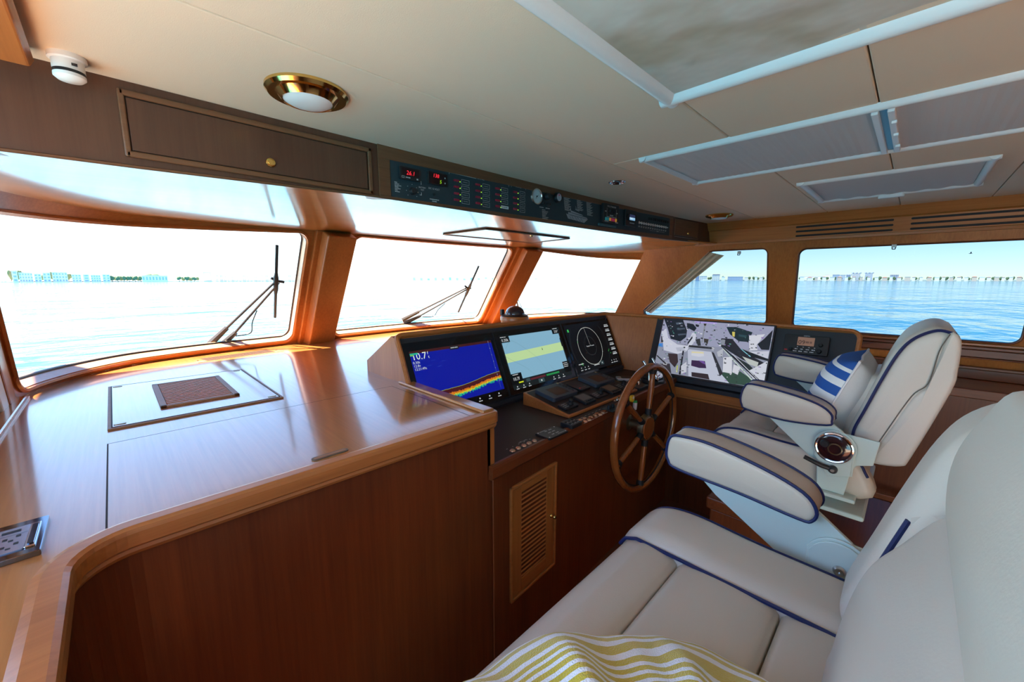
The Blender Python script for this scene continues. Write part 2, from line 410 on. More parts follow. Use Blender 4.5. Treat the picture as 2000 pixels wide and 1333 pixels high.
for k, x in ((1, 1.115), (2, 2*XC-1.115)):
    s0, s1 = s_of(x-.125), s_of(x+.125); mb = MB()
    for (sa, sb, d0, d1) in ((s0, s1, -.028, .01), (s0+.035 if k == 1 else s0+.05, s1-(.0 if k == 1 else 0), -.11, -.02)):
        rows = []
        for i in range(9):
            z = lerp(-.51, wtop(s_of(x))+.01, i/8); rows.append([wind(sa, z, d0), wind(sb, z, d0), wind(sb, z, d1), wind(sa, z, d1)])
        o = len(mb.v); mb.v += [p for r_ in rows for p in r_]
        for i in range(8):
            for j in range(4): mb.f.append([o+i*4+j, o+i*4+(j+1) % 4, o+i*4+4+(j+1) % 4, o+i*4+4+j]); mb.m.append(0); mb.sm.append(False)
        mb.f += [[o+3,o+2,o+1,o], [o+32,o+33,o+34,o+35]]; mb.m += [0,0]; mb.sm += [False, False]
    tag(mb.build('trim_%d' % k, WZ, bevel=.010, segs=3), 'raked teak windscreen mullion, the %s one' % ('nearer, left' if k == 1 else 'farther, right'), kind='structure')

# starboard side: two side windows, vent band above, sill mouldings below
ws = thing('wall_starboard', 'teak starboard cabin side with two windows', None, (4.35, .6, -.75), kind='structure')
hA = [(.972,-.43),(2.32,-.43),(1.455,.278),(.972,.278)]; oA = [(.865,-.80),(2.86,-.80),(2.10,.385),(.865,.385)]
hB = [(-.565,-.452),(.768,-.452),(.740,.260),(-.565,.260)]; oB = [(-.80,-.80),(.865,-.80),(.865,.335),(-.80,.335)]
for k, (h4, o4, r_) in ((4, (hA, oA, .05)), (5, (hB, oB, .06))):
    h4r = h4; mb, loop, hl = ring(starb, o4, h4r, r_, 0, .05, 2, 16); mb.build('light_surround', [WZ, WZ], ws)
    for dd, rr, m_ in ((.030, .008, RUB), (.014, .0035, WHITEF), (.002, .006, DX)):
        MB().tube([starb(q.x, q.y, dd) for q, _, _ in hl], rr, 6, True).build('gasket' if m_ is RUB else 'frame_bead', m_, ws)
    w = pane(starb, h4r, r_, .036).build('window_%d' % k, GTINT)
    tag(w, 'side window with a slanted leading edge, tint added to dim the view' if k == 4 else 'large side window above the helm chair, tint added to dim the view', kind='structure')
MB().prism([(xs(.335)+.05,y,.335) for y in (-.8,)] + [(xs(.335),-.8,.335),(xs(-.80),-.8,-.8),(xs(-.8)+.05,-.8,-.8)], (0,-1.6,0)).build('after_panel', WZ, ws)
MB().prism([(xs(-.8)-.01,-2.4,-.8),(xs(-.8)-.01,2.8,-.8),(xs(-.8)+.05,2.8,-.8),(xs(-.8)+.05,-2.4,-.8)], (0,0,-.85)).build('lower_panel', DZ, ws)
band = [(xs(.33)+.03,.325),(xs(.33)-.022,.325),(xs(.33)-.022,.345),(xs(.35)-.012,.35),(xs(.455)-.012,.455),(xs(.46)-.028,.463),(xs(.5)-.034,.50),(xs(.53)-.045,.54),(xs(.54)+.03,.54)]
bd = MB().prism([(x, -2.2, z) for x, z in band], (0, 3.80, 0)).build('trim_3', WY, bevel=.003)
tag(bd, 'long teak valance with air slots above the side windows', kind='structure')
for (y0, y1) in ((.163,.766),(-.62,.072)):
    for i in range(3):
        zc = .436 - i*.0355
        f = Fr((xs(zc)-.0125, (y0+y1)/2, zc), (0,-1,0), (-.3,0,1)); mb = MB()
        f.rbox(mb, 0, 0, y1-y0, .015, .0074, -.002, .0012); s_ = mb.build('air_slot', MATT, bd)
for i, (y, z, w_) in enumerate(((.145,.256,.05),(.90,.268,.045))):
    pass
# sill mouldings under the aft window, handrail recess
sm_ = thing('trim_4', 'stacked teak sill mouldings under the aft side window', None, (4.45, -.2, -.66), kind='structure')
for (z0, z1, t) in ((-.480,-.462,.020),(-.508,-.486,.030),(-.566,-.512,.022),(-.578,-.568,.034),(-.660,-.640,.040),(-.735,-.662,.030)):
    zz = (z0+z1)/2; MB().box(xs(zz)-t, xs(zz)+.02, -1.4, .865, z0, z1).build('moulding', DY if z0 < -.5 else WY, sm_, bevel=.004)

# port side: open sliding door beside the camera, forward post, low coaming
wp_ = thing('wall_port', 'teak door post and coaming at the open port door', None, (-.36, 2.3, -.5), kind='structure')
def post(x0, x1, y0, y1, name, m, tx=.06, ty=.58, z0=-.50, z1=.31):
    return MB().add([(x0,y0,z0),(x1,y0,z0),(x1,y1,z0),(x0,y1,z0),(x0+tx,y0-ty,z1),(x1+tx,y0-ty,z1),(x1+tx,y1-ty,z1),(x0+tx,y1-ty,z1)],
        [(3,2,1,0),(4,5,6,7),(0,1,5,4),(1,2,6,5),(2,3,7,6),(3,0,4,7)]).build(name, m, wp_, bevel=.008)
post(-.46,-.365,2.22,2.36,'post',WZ,.04); post(-.40,-.335,2.36,2.49,'painted_edge',WHITEF,.04); post(-.385,-.330,2.47,2.60,'inner_post',WZ,.04)
MB().box(-.345,-.302,.1,2.62,-.52,-.488).build('coaming', GY, wp_, bevel=.006)
MB().box(-.302,-.2975,.1,2.62,-.505,-.492).build('inlay_strip', WHITEF, wp_)
MB().box(-.44,-.345,.1,2.5,-1.65,-.53).build('lower_panel', DZ, wp_)
dr = thing('door_1', 'sliding port door edge with white aluminium rail', None, (-.5, 2.3, -.9), kind='structure')
MB().box(-.56,-.53,1.6,2.6,-1.6,.4).build('door_leaf', BLACK, dr)
MB().box(-.53,-.505,2.02,2.10,-1.6,.3).build('rail', WHITEF, dr, bevel=.004)
hb = MB().prism([(-.55,-2.2,.485),(-.078,-2.2,.485),(-.070,-2.2,.50),(-.078,-2.2,.545),(-.55,-2.2,.545)], (0,3.70,0)).build('trim_5', WY, bevel=.004)
tag(hb, 'reddish wood header beam over the port door', kind='structure')

tag(MB().box(-.6,4.9,-2.45,-2.40,-1.65,.56).build('wall_aft', WZ), 'unseen teak bulkhead behind the camera, added to block light', kind='structure')  # closed bulkhead added to keep light from aft off the front panels
MB().box(-.44,-.38,-2.4,-.45,-.53,.49).build('after_panel', WZ, wp_)  # unseen port panel, added to cut the light aft of the door

# ceiling: roof slab and separate vinyl panels
ce = thing('ceiling', 'cream vinyl headliner in butted panels', None, (2, 0, .53), kind='structure')
MB().box(-.7, 5.0, -2.4, 3.3, .552, .60).build('roof', MATT, ce)
rows = [(1.062,1.70,(-.5,4.3)),(.559,1.058,(-.5,1.7155,4.3)),(.140,.555,(-.5,2.2,4.3)),(-.288,.136,(-.5,2.2,4.3)),(-.90,-.292,(-.5,2.2,4.3)),(-2.4,-.904,(-.5,2.2,4.3))]
for y0, y1, xx in rows:
    for xa, xb in zip(xx, xx[1:]): MB().box(xa+.0018, xb-.0018, y0, y1, .530, .551).build('panel', HEADL, ce, bevel=.004)

# outside: unseen decks, added to throw daylight up into the cabin
GEL = mat('white_gelcoat', (.84,.84,.82), .35)
dk = thing('deck', 'unseen outer decks added to bounce daylight into the wheelhouse', None, (XC,5,-1.5), kind='structure')
MB().prism([(-1.6,3.75,-1.45),(5.8,3.75,-1.45),(5.2,5.6,-1.45),(XC+1.2,7.2,-1.45),(XC-1.2,7.2,-1.45),(-1.0,5.6,-1.45)], (0,0,.05)).build('foredeck', GEL, dk)
TKD = mat('low_bounce_deck', (.46,.40,.33), .8)  # duller tone for the port deck so it bounces less light
MB().box(-1.7,-.66,-3.5,3.75,-1.68,-1.62).build('side_deck', TKD, dk); MB().box(5.0,5.9,-3.5,3.75,-1.68,-1.62).build('side_deck', GEL, dk)
# sea
sea_m = mat('sea_water', (.03, .20, .32), .06, ior=1.33); t = sea_m.node_tree; bs = t.nodes['Principled BSDF']
tc = t.nodes.new('ShaderNodeTexCoord'); hs = []
for sc, st, sx in ((.55, 1.0, .6), (.13, 1.0, .5), (.028, .6, .4)):
    mp = t.nodes.new('ShaderNodeMapping'); mp.inputs['Scale'].default_value = (sx, 1, 1); mp.inputs['Rotation'].default_value = (0,0,.5)
    n = t.nodes.new('ShaderNodeTexNoise'); n.inputs['Scale'].default_value = sc; n.inputs['Detail'].default_value = 4; n.inputs['Distortion'].default_value = .4
    t.links.new(tc.outputs['Object'], mp.inputs[0]); t.links.new(mp.outputs[0], n.inputs['Vector']); hs.append((n, st, 1/sc))
ad = None
for n, st, w_ in hs:
    m_ = t.nodes.new('ShaderNodeMath'); m_.operation = 'MULTIPLY_ADD'; m_.inputs[1].default_value = st*w_*.16
    t.links.new(n.outputs['Fac'], m_.inputs[0])
    if ad: t.links.new(ad.outputs[0], m_.inputs[2])
    else: m_.inputs[2].default_value = 0
    ad = m_
bp = t.nodes.new('ShaderNodeBump'); bp.inputs['Strength'].default_value = 1.0; bp.inputs['Distance'].default_value = 1.0
t.links.new(ad.outputs[0], bp.inputs['Height']); t.links.new(bp.outputs['Normal'], bs.inputs['Normal'])
tag(MB().add([(-9000,-9000,-4.5),(9000,-9000,-4.5),(9000,9000,-4.5),(-9000,9000,-4.5)], [(0,1,2,3)]).build('sea', sea_m, loc=(0,0,-4.5)), 'rippled blue bay water around the boat', 'sea', kind='structure')

# ================================================================== overhead locker and soffit
def Yf(x): return 1.567 - .0068*max(0, x-1.5)**2.78
ZB = [(-.35,.297),(.12,.306),(.8,.326),(1.56,.326),(3.4,.331),(4.2,.345)]
def zb(x): return interp(ZB, x)
def fP(x, z, d=0): return Vector((x, Yf(x)-d, z))
def fstrip(x0, x1, z0, z1, d0, d1, n=24):
    """curved slab following the locker face; z0/z1 numbers or functions of x"""
    f0 = z0 if callable(z0) else (lambda x: z0); f1 = z1 if callable(z1) else (lambda x: z1)
    mb = MB(); L = []
    for i in range(n+1):
        x = lerp(x0, x1, i/n); L += [fP(x, f0(x), d0), fP(x, f0(x), d1), fP(x, f1(x), d1), fP(x, f1(x), d0)]
    fs = [(i*4+j, i*4+(j+1) % 4, i*4+4+(j+1) % 4, i*4+4+j) for i in range(n) for j in range(4)] + [(3,2,1,0), (n*4, n*4+1, n*4+2, n*4+3)]
    return mb.add(L, fs)
def FrP(x, z, d=0):
    t = (fP(x+.02, z) - fP(x-.02, z)).normalized(); return Fr(fP(x, z, d), t, (0,0,1))
ol = thing('overhead_locker', 'long dark teak locker across the cabin above the windscreen', 'locker', (XC, 1.55, .30))
fstrip(-.42, 4.24, zb, .5505, -.05, 0, 40).build('face', OZ, ol)
def soff(u, v):
    s = lerp(.0, AL, u); p = wind(s, wtop(s), -.001); xx = lerp(-.36, 4.17, u) if 0 else p.x
    a = fP(min(max(lerp(p.x, lerp(-.36,4.17,u), .0), -.42), 4.24), zb(p.x), .002); return a.lerp(p, v)
MB().grid(soff, 60, 16).build('soffit', GX, ol, fix=False)
MB().prism([(3.75,1.50,.341),(4.02,1.44,.341),(4.30,1.36,.341),(4.36,2.25,.341),(4.0,2.3,.341)], (0,0,.01)).build('soffit_return', WX, ol)
# rounded lower lip of the face and soffit access panel
MB().tube([fP(lerp(-.36,4.16,i/40), zb(lerp(-.36,4.16,i/40))+.004, .001) for i in range(41)], .0045, 6).build('lower_lip', OX, ol)
def soP(x, y, d=0):      # a point on the soffit
    s = s_of(min(max(x,-.2),4.3)); p = wind(s, wtop(s)); a = fP(x, zb(x)); t = (y-a.y)/(p.y-a.y); q = a.lerp(p, t); return Vector((x, y, q.z-d))
ap = [(1.72,2.42),(1.74,1.98),(2.62,1.98),(2.66,2.42)]
mb = MB(); mb.prism([soP(x, y, .006) for x, y in ap], (0,0,.005)); acc = mb.build('access_panel', GX, ol, bevel=.002)
for a, b in zip(ap, ap[1:]+ap[:1]): MB().tube([soP(*a, .006), soP(*b, .006)], .0055, 6).build('edge_bead', OX, acc)
MB().lathe([(.0,-.004),(.010,-.004),(.012,0),(.012,.006)], soP(2.25,2.05,.008), (0,0,1), 16).build('finger_pull', BRASS, acc)
# large lift-up door
fr = FrP(.42, .42); dl = MB(); fr.box(dl, -.338, .338, -.069, .068, 0, .006); door = dl.build('door', OZ, ol, bevel=.002)
for (u0,u1,v0,v1) in ((-.352,.358,.070,.086),(-.352,.358,-.087,-.071),(-.354,-.340,-.087,.086),(.342,.358,-.087,.086)):
    m_ = MB(); fr.box(m_, u0, u1, v0, v1, 0, .010); m_.build('door_moulding', OX, ol, bevel=.004, segs=3)
g_ = MB(); fr.box(g_, -.342, .342, -.073, .072, 0, .002); g_.build('shadow_gap', GROOVE, ol)
MB().lathe([(.0,.012),(.008,.012),(.0085,.009),(.011,.009),(.0135,.008),(.015,.004),(.015,0)], fr.p(.0,-.036,.005), fr.n, 24).build('push_latch', BRASS, door)
# small door at the starboard end
f2 = FrP(3.715, .45); d2 = MB(); f2.box(d2, -.215, .215, -.070, .070, 0, .005); door2 = d2.build('door', OX, ol, bevel=.002)
g_ = MB(); f2.box(g_, -.220, .220, -.075, .075, -.001, .0015); g_.build('shadow_gap', GROOVE, ol)
m_ = MB(); f2.box(m_, -.225, .215, -.083, -.076, 0, .010); m_.build('door_moulding', OX, ol, bevel=.002)
MB().lathe([(.0,.010),(.007,.010),(.010,.006),(.011,0)], f2.p(.018,-.042,.005), f2.n, 20).build('push_latch', BRASS, door2)
PT = lambda x: .480 + .0117*(x-.86); PB = lambda x: .337 + .0117*(x-.86)
fstrip(.805, 3.455, PT, .5495, 0, .007, 30).build('panel_rail', OX, ol, bevel=.002)
fstrip(.805, 3.455, lambda x: zb(x)+.003, PB, 0, .007, 30).build('panel_rail', OX, ol, bevel=.002)
fstrip(.805, .856, PB, PT, 0, .007, 2).build('panel_stile', OX, ol, bevel=.002)
fstrip(3.402, 3.455, PB, PT, 0, .007, 2).build('panel_stile', OX, ol, bevel=.002)

# ------------------------------------------------------------------ electrical switch panel
ep = thing('electrical_panel', 'long slate-coloured switch panel with red meters and breakers in the overhead locker', 'panel', (2.1, 1.55, .34))
plate = fstrip(.857, 3.401, PB, PT, .001, .005, 30).build('face_plate', EPANEL, ep)
INK = (.62, .66, .68)
def fpx(x, z, d=.005): return FrP(x, z, d)
for i, (xc_, zc_, w_, h_) in enumerate(((.944,.4395,.098,.052),(1.083,.4420,.104,.054))):
    f = fpx(xc_, zc_); m_ = MB(); f.rbox(m_, 0, 0, w_, h_, .004, 0, .010); mt = m_.build('digital_meter', BLACK, ep, bevel=.0015)
    f.o = f.p(0, 0, .010)
    decal('meter_window', mt, f, [((.020,.003,.004), rect(-.040,.042,-.010,.020) if i == 0 else rect(-.047,.047,-.022,.023))], .0003)
    if i == 0:
        text('reading', mt, f, .0, -.006, .024, '26.1', (1,.03,.05), 1.3, align='CENTER', shear=.15); decal('print', mt, f, frame_lines(INK, -.042,-.030,-.021,-.013,.0012) + scribble(INK, -.024,-.019,.022,.004,3) + scribble(INK, .028,-.021,.008,.006,5))
    else:
        text('reading', mt, f, -.012, .004, .022, '138', (1,.03,.05), 1.3, align='CENTER', shear=.15); text('reading', mt, f, .012, -.018, .021, '5', (.35,.8,.02), 1.0, align='CENTER', shear=.15)
        decal('print', mt, f, scribble(INK, .034,.006,.006,.006,7) + scribble(INK, .034,-.016,.006,.006,8))
f = fpx(.955, .372); MB().lathe([(.0,.016),(.010,.016),(.012,.012),(.015,.004),(.015,0)], f.p(0,0), f.n, 24).build('rotary_selector', BLACK, ep)
dots = [(INK, rect(.028*cos(a)-.0012, .028*cos(a)+.0012, .028*sin(a)-.0012, .028*sin(a)+.0012)) for a in [radians(q) for q in (-40,0,40,90,140,180,220)]]
decal('selector_marks', ep, f, dots + [(INK, rect(.044,.046,-.010,.002)), (INK, rect(.044,.046,.034,.048)), (INK, rect(.036,.046,.046,.048)), (INK, rect(.036,.046,-.010,-.008))])
text('lettering', ep, f, .050, .020, .0085, 'BATTERY', INK, align='CENTER'); text('lettering', ep, f, .050, .010, .0085, 'TEST', INK, align='CENTER')
leg = []
for j in range(7): leg += scribble(INK, -.082, .024-j*.0062, .012+.022*((j*37) % 5)/5, .0028, 20+j)
decal('legend', ep, f, leg)
f = fpx(1.066, .385); text('lettering', ep, f, 0, .010, .0105, 'DC 12 VOLT', INK, align='CENTER')
MB().lathe([(.0,.004),(.006,.004),(.007,0)], f.p(0,-.010), f.n, 12).build('push_button', BLACK, ep)
decal('legend', ep, f, scribble(INK, -.024,-.034,.048,.004,31) + scribble(INK, -.012,-.042,.024,.004,32))
cols = ((1.188,1.244,4),(1.319,1.375,4),(1.450,1.503,4),(1.579,1.637,4)); brk = led = None
ln = []
for ci, (xa, xb, n) in enumerate(cols):
    for r_ in range(n):
        z = .4545 - r_*.0290 + .0018*ci
        f = fpx(xa, z); m_ = MB(); f.rbox(m_, 0, 0, .028, .009, .002, 0, .007); m_.build('breaker_switch', mat('red_rocker', (.30,.02,.05), .35), ep)
        m_ = MB(); f.rbox(m_, .024, -.002, .0045, .0045, .0015, 0, .002, n=2); m_.build('pilot_light', mat('green_pilot', (.1,.4,.02), .4, emit=(.45,1,.05), es=.9*EK), ep)
        g = fpx(xb, z+.0005); w_ = .023 if ci < 3 else .020
        if ci == 2 and r_ == 3: ln.append((g, [((.75,.78,.80), rect(-.026,.028,-.006,.008)), *scribble((.05,.06,.08), -.022,-.001,.044,.004,9)]))
        else: ln.append((g, frame_lines(INK, -w_, w_, -.011, .011, .0011) + scribble((.22,.25,.27), -w_*.6, -.002, w_*1.2, .004, ci*7+r_)))
for g, pl in ln: decal('circuit_label', ep, g, pl)
f = fpx(1.342, .4845); decal('bracket_print', ep, f, [(INK, rect(-.192,-.03,-.001,.0005)), (INK, rect(.03,.192,.0035,.005)), (INK, rect(-.192,-.1905,-.008,0)), (INK, rect(.1905,.192,-.004,.004))]); text('lettering', ep, f, 0, -.001, .0085, 'DC 12 VOLT', INK, align='CENTER')
f = fpx(1.607, .4885); decal('bracket_print', ep, f, [(INK, rect(-.056,-.028,0,.0012)), (INK, rect(.028,.056,.001,.0022)), (INK, rect(-.056,-.055,-.007,0)), (INK, rect(.055,.056,-.006,.001))]); text('lettering', ep, f, 0, -.002, .0080, 'DC 24 VOLT', INK, align='CENTER')
# gauges and knobs
f = fpx(1.748, .461); ga = MB().lathe([(.0,.006),(.037,.006),(.039,.011),(.043,.011),(.044,.006),(.044,0)], f.p(0,0), f.n, 40); gg = ga.build('pressure_gauge', [mat('chrome_bezel', (.8,.74,.70), .2, .9)], ep)
f.o = f.p(0,0,.0062); disc = [(.037*cos(2*pi*i/36), .037*sin(2*pi*i/36)) for i in range(36)]
dp = [((.56,.70,.74), disc)]
for i in range(21):
    a = radians(225 - i*13.5); dp.append(((.06,.08,.1), [(.030*cos(a-.02),.030*sin(a-.02)),(.035*cos(a-.02),.035*sin(a-.02)),(.035*cos(a+.02),.035*sin(a+.02)),(.030*cos(a+.02),.030*sin(a+.02))]))
dp += [((.05,.06,.07), [(-.010,-.011),(-.008,-.013),(.014,.010),(.013,.011)])]
decal('dial', gg, f, dp); MB().lathe([(.0,.004),(.004,.003),(.005,0)], f.p(0,0), f.n, 12).build('pivot', BLACK, gg)
text('lettering', ep, fpx(1.748,.509), 0, -.001, .008, 'AIR TEMP', INK, align='CENTER')
f = fpx(1.834, .471); MB().lathe([(.0,.030),(.015,.030),(.017,.027),(.0175,.006),(.022,.005),(.022,0)], f.p(0,0), f.n, 28).build('round_knob', BLACK, ep)
f = fpx(1.933, .480); bz = MB().lathe([(.0,.018),(.022,.018),(.025,.020),(.028,.016),(.030,0)], f.p(0,0), f.n, 32).build('round_alarm', BLACK, ep)
f.o = f.p(0,0,.0182); decal('dial', bz, f, [((.50,.50,.58), [(.021*cos(2*pi*i/28), .021*sin(2*pi*i/28)) for i in range(28)]), ((.6,.02,.08), rect(-.007,.007,.010,.016))] + sum([scribble((.12,.12,.15), -.012,.004-j*.006,.024,.002,40+j) for j in range(4)], []))
for x in (1.797, 1.850):
    f = fpx(x, .429); MB().lathe([(.0,.020),(.006,.020),(.008,.014),(.009,0)], f.p(0,0), f.n, 16).build('toggle_cap', BLACK, ep); decal('legend', ep, f, scribble(INK,-.018,-.022,.036,.004,int(x*100)))
f = fpx(1.83, .385); decal('legend', ep, f, sum([scribble(INK,-.03,.010-j*.008,.03+.03*((j*31) % 4)/4,.0028,60+j) for j in range(7)], []))
for k, (x, z, n, w_) in enumerate(((2.035,.495,13,.075),(2.165,.497,11,.072),(2.268,.497,14,.075))):
    f = fpx(x, z-.03); decal('legend', ep, f, sum([scribble(INK,-w_*.5,.030-j*.0066,w_*(.55+.4*((j*53+k*7) % 5)/5),.0026,80+k*20+j) for j in range(n)], []))
# printed profile of a yacht
f = fpx(2.13, .392); Y = (.30,.36,.42); K = (.01,.015,.02)
yp = [(Y, [(-.105,.008),(-.085,-.020),(.085,-.030),(.125,-.004),(-.06,.002)]), (Y, [(-.085,.020),(.115,.004),(.118,-.001),(-.085,.006)]), (Y, [(-.06,.032),(.06,.018),(.07,.012),(-.06,.020)]), (Y, [(-.062,.054),(-.056,.030),(-.070,.030)]), (Y, [(-.012,.048),(.028,.038),(.03,.034),(-.012,.040)]), (Y, [(-.014,.066),(-.002,.050),(-.006,.046)])]
for i in range(20): u = -.07 + (i*.0173*3) % .15; v = -.004 - ((i*7) % 4)*.006; yp.append((K, rect(u, u+.005, v-.004, v)))
decal('yacht_profile', ep, f, yp)
# stabiliser control box
f = fpx(2.497, .446, .006); m_ = MB(); f.rbox(m_, 0, 0, .190, .126, .004, 0, .022); sb = m_.build('stabiliser_control', BLACK, ep, bevel=.002); f.o = f.p(0,0,.022)
text('lettering', sb, f, .0, .042, .014, 'ROLL STABILIZER', (.7,.72,.75), align='CENTER')
for u in (-.018, .022): MB().lathe([(.0,.014),(.011,.014),(.013,.010),(.014,0)], f.p(u,.016), f.n, 20).build('knob', MATT, sb)
decal('print', sb, f, [(INK, rect(-.058,-.056,-.020,.034)), (INK, rect(.058,.060,-.020,.034))] + scribble(INK,-.080,.008,.016,.007,5) + scribble(INK,.064,.006,.014,.007,6) + scribble(INK,-.02,-.014,.042,.006,9) + scribble(INK,-.085,-.056,.05,.006,11) + scribble(INK,.05,-.056,.036,.006,12) + scribble(INK,-.06,-.024,.12,.004,13))
for i, c in enumerate(((.02,.22,.24),(.02,.22,.24),(.70,.28,.05),(.40,.03,.10),(.40,.03,.10),(.75,.36,.04))):
    m_ = MB(); f.rbox(m_, -.068+i*.0245, -.038, .016, .020, .002, 0, .006); m_.build('lamp_button', mat('lamp_%d' % i, c, .4, emit=c, es=.25*EK), sb)
m_ = MB(); g = fpx(2.45,.369); g.box(m_, -.08, .13, -.008, .006, 0, .012); m_.build('bracket_strip', mat('teal_strip', (.05,.14,.17), .45), ep)
# small repeater with a lit window
f = fpx(2.770, .446, .006); m_ = MB(); f.rbox(m_, 0, 0, .150, .116, .004, 0, .014); rp = m_.build('repeater', BLACK, ep, bevel=.002); f.o = f.p(0,0,.014)
m_ = MB(); f.rbox(m_, .002, .004, .120, .052, .020, 0, .008); m_.build('bezel', MATT, rp); f.o = f.p(0,0,.008)
decal('display', rp, f, [((.03,.035,.09), rect(-.034,.042,-.012,.024), .8), ((.25,.50,.75), rect(-.034,.042,-.016,.004), .9), ((.7,.85,.95), [(-.034,-.004),(.0,-.008),(.02,-.002),(.042,-.006),(.042,-.002),(-.034,.0)], .9)])
decal('print', rp, f, scribble(INK,-.03,-.040,.064,.007,71))
# toggle switches
tg = None
for i in range(13):
    x = lerp(2.915, 3.335, i/12); f = fpx(x, .430); m_ = MB(); m_.lathe([(.0,.004),(.010,.004),(.011,0)], f.p(0,0), f.n, 14).tube([f.p(0,0,.003), f.p(0,-.005,.020)], [.004,.005], 8); m_.build('toggle_switch', mat('bright_nickel', (.70,.64,.60), .3, .3), ep)
    decal('legend', ep, f, scribble(INK,-.011,-.027,.022,.004,100+i) + scribble(INK,-.011,-.034,.020,.004,130+i))
for i in range(10):
    x = lerp(3.06, 3.36, i/9); f = fpx(x, .474); MB().lathe([(.0,.010),(.010,.010),(.012,.006),(.012,0)], f.p(0,0), f.n, 12).build('fuse_cap', MATT, ep)
decal('legend', ep, fpx(3.2,.385), [(INK, rect(-.12,-.02,0,.0012)), (INK, rect(.03,.12,0,.0012))] + scribble(INK,-.012,-.002,.034,.005,150))

# ================================================================== dashboard
da = thing('dashboard', 'glossy teak dashboard counter below the windscreen wrapping round to port', 'dashboard', (1.0, 2.0, -1.65))
arcp = [(-.115 + .10*(1-cos(t)), .975 + .10*sin(t)) for t in [i/8*pi/2 for i in range(9)]]
inner = [(-.115,.15)] + arcp + [(.965,1.075)] + [(.965 + .025*sin(t), 1.075 + .025*(1-cos(t))) for t in [i/5*pi/2 for i in range(1,6)]] + [(.990,1.70)]
wb = [base(AL*i/80) for i in range(81)]
top = [(-.30,.15)] + inner + [(.990,1.74),(3.03,1.74),(3.03,.26),(4.44,.26)] + [(p.x, p.y) for p in wb[::-1]]
MB().prism([(x, y, -.545) for x, y in top], (0,0,.045)).build('countertop', GY, da)
def sweep(path, prof, closed=False):
    """profile (offset to the right of travel, z) along a level path"""
    P = [Vector((x, y)) for x, y in path]; n = len(P); mb = MB(); k = len(prof); L = []
    for i in range(n):
        a = (P[i]-P[i-1]).normalized() if i else (P[1]-P[0]).normalized(); b = (P[i+1]-P[i]).normalized() if i < n-1 else a
        t = (a+b).normalized(); nn = Vector((t.y, -t.x)); sc = 1/max(.4, nn.dot(Vector((b.y, -b.x))))
        L += [(P[i].x + nn.x*o*sc, P[i].y + nn.y*o*sc, z) for o, z in prof]
    fs = [(i*k+j, i*k+(j+1) % k, (i+1)*k+(j+1) % k, (i+1)*k+j) for i in range(n-1) for j in range(k)] + [tuple(range(k))[::-1], tuple((n-1)*k+j for j in range(k))]
    mb.add(L, fs, 0, False); return mb
sweep(inner, [(-.035,-.520),(-.035,-.4985),(-.022,-.4945),(.004,-.4945),(.012,-.499),(.014,-.508),(.014,-.535),(.008,-.541),(.010,-.548),(.006,-.556),(-.012,-.556)]).build('edge_moulding', WX, da, bevel=.0)
sweep([(-.115,.15)] + arcp + [(.965,1.075),(.978,1.078)], [(-.010,-1.65),(-.010,-.55),(-.028,-.55),(-.028,-1.65)]).build('front_panel', DZ, da)
MB().box(.935,.990,1.09,1.72,-.5,-.488).build('raised_lip', GY, da, bevel=.005, segs=3)
MB().box(.950,.985,1.085,1.72,-.74,-.5).build('side_panel', WZ, da)
# flush lid with inlaid pull
HB = wood('hatch_brown', 'x', (.34,.155,.065), (.23,.095,.038), .55, .1, .3)
MB().box(-.0615,.8890,1.0980,1.6955,-.4998,-.4986).build('lid_gap', GROOVE, da)
lid = MB().box(-.058,.885,1.101,1.690,-.4998,-.4980).build('lid', GY, da)
f = Fr((.393,1.132,-.498), (1,0.02,0), (0,1,0)); m_ = MB(); f.rbox(m_, 0, 0, .102, .022, .011, 0, .003, n=6); pl_ = m_.build('inlaid_pull', mat('dull_brass', (.16,.12,.08), .5, .3), lid)
m_ = MB(); f.rbox(m_, 0, 0, .090, .013, .0065, .003, .0036, n=6); m_.build('pull_inlay', HB, pl_)
# hatch with louvred grille
HB = wood('hatch_brown', 'x', (.34,.155,.065), (.23,.095,.038), .55, .1, .3)
MB().box(-.061,.468,1.845,2.601,-.4998,-.4940).build('hatch_rim', HB, da, bevel=.001)
ha = MB().box(-.050,.457,1.860,2.588,-.4990,-.4930).build('hatch', GY, da, bevel=.001)
for (x0,x1,y0,y1) in ((-.052,-.048,1.858,2.59),(.455,.459,1.858,2.59),(-.05,.457,1.858,1.862),(-.05,.457,2.585,2.589)): MB().box(x0,x1,y0,y1,-.4945,-.4928).build('hatch_joint', GROOVE, ha)
MB().box(.094,.331,2.008,2.455,-.4935,-.4925).build('grille_well', GROOVE, ha)
for (x0,x1,y0,y1) in ((.084,.104,1.998,2.465),(.321,.341,1.998,2.465),(.084,.341,1.998,2.014),(.084,.341,2.449,2.465)): MB().box(x0,x1,y0,y1,-.4935,-.4850).build('grille_frame', HB, ha, bevel=.002)
sl0 = None
for i in range(16):
    y = 2.026 + i*.0272
    if sl0 is None: sl0 = MB().prism([(.106,y-.009,-.4925),(.106,y-.003,-.4925),(.106,y+.009,-.4865),(.106,y+.003,-.4865)], (.214,0,0)).build('slat', WX, ha)
    else: put(sl0, ha, (0, i*.0272, 0))
for x, y in ((-.03,1.885),(.435,1.885),(-.03,2.565),(.435,2.565)):
    m_ = MB(); Fr((x,y,-.4930),(1,0,0),(0,1,0)).rbox(m_, 0, 0, .032, .014, .0068, 0, .002, n=4); m_.build('turn_catch', DBRASS, ha)
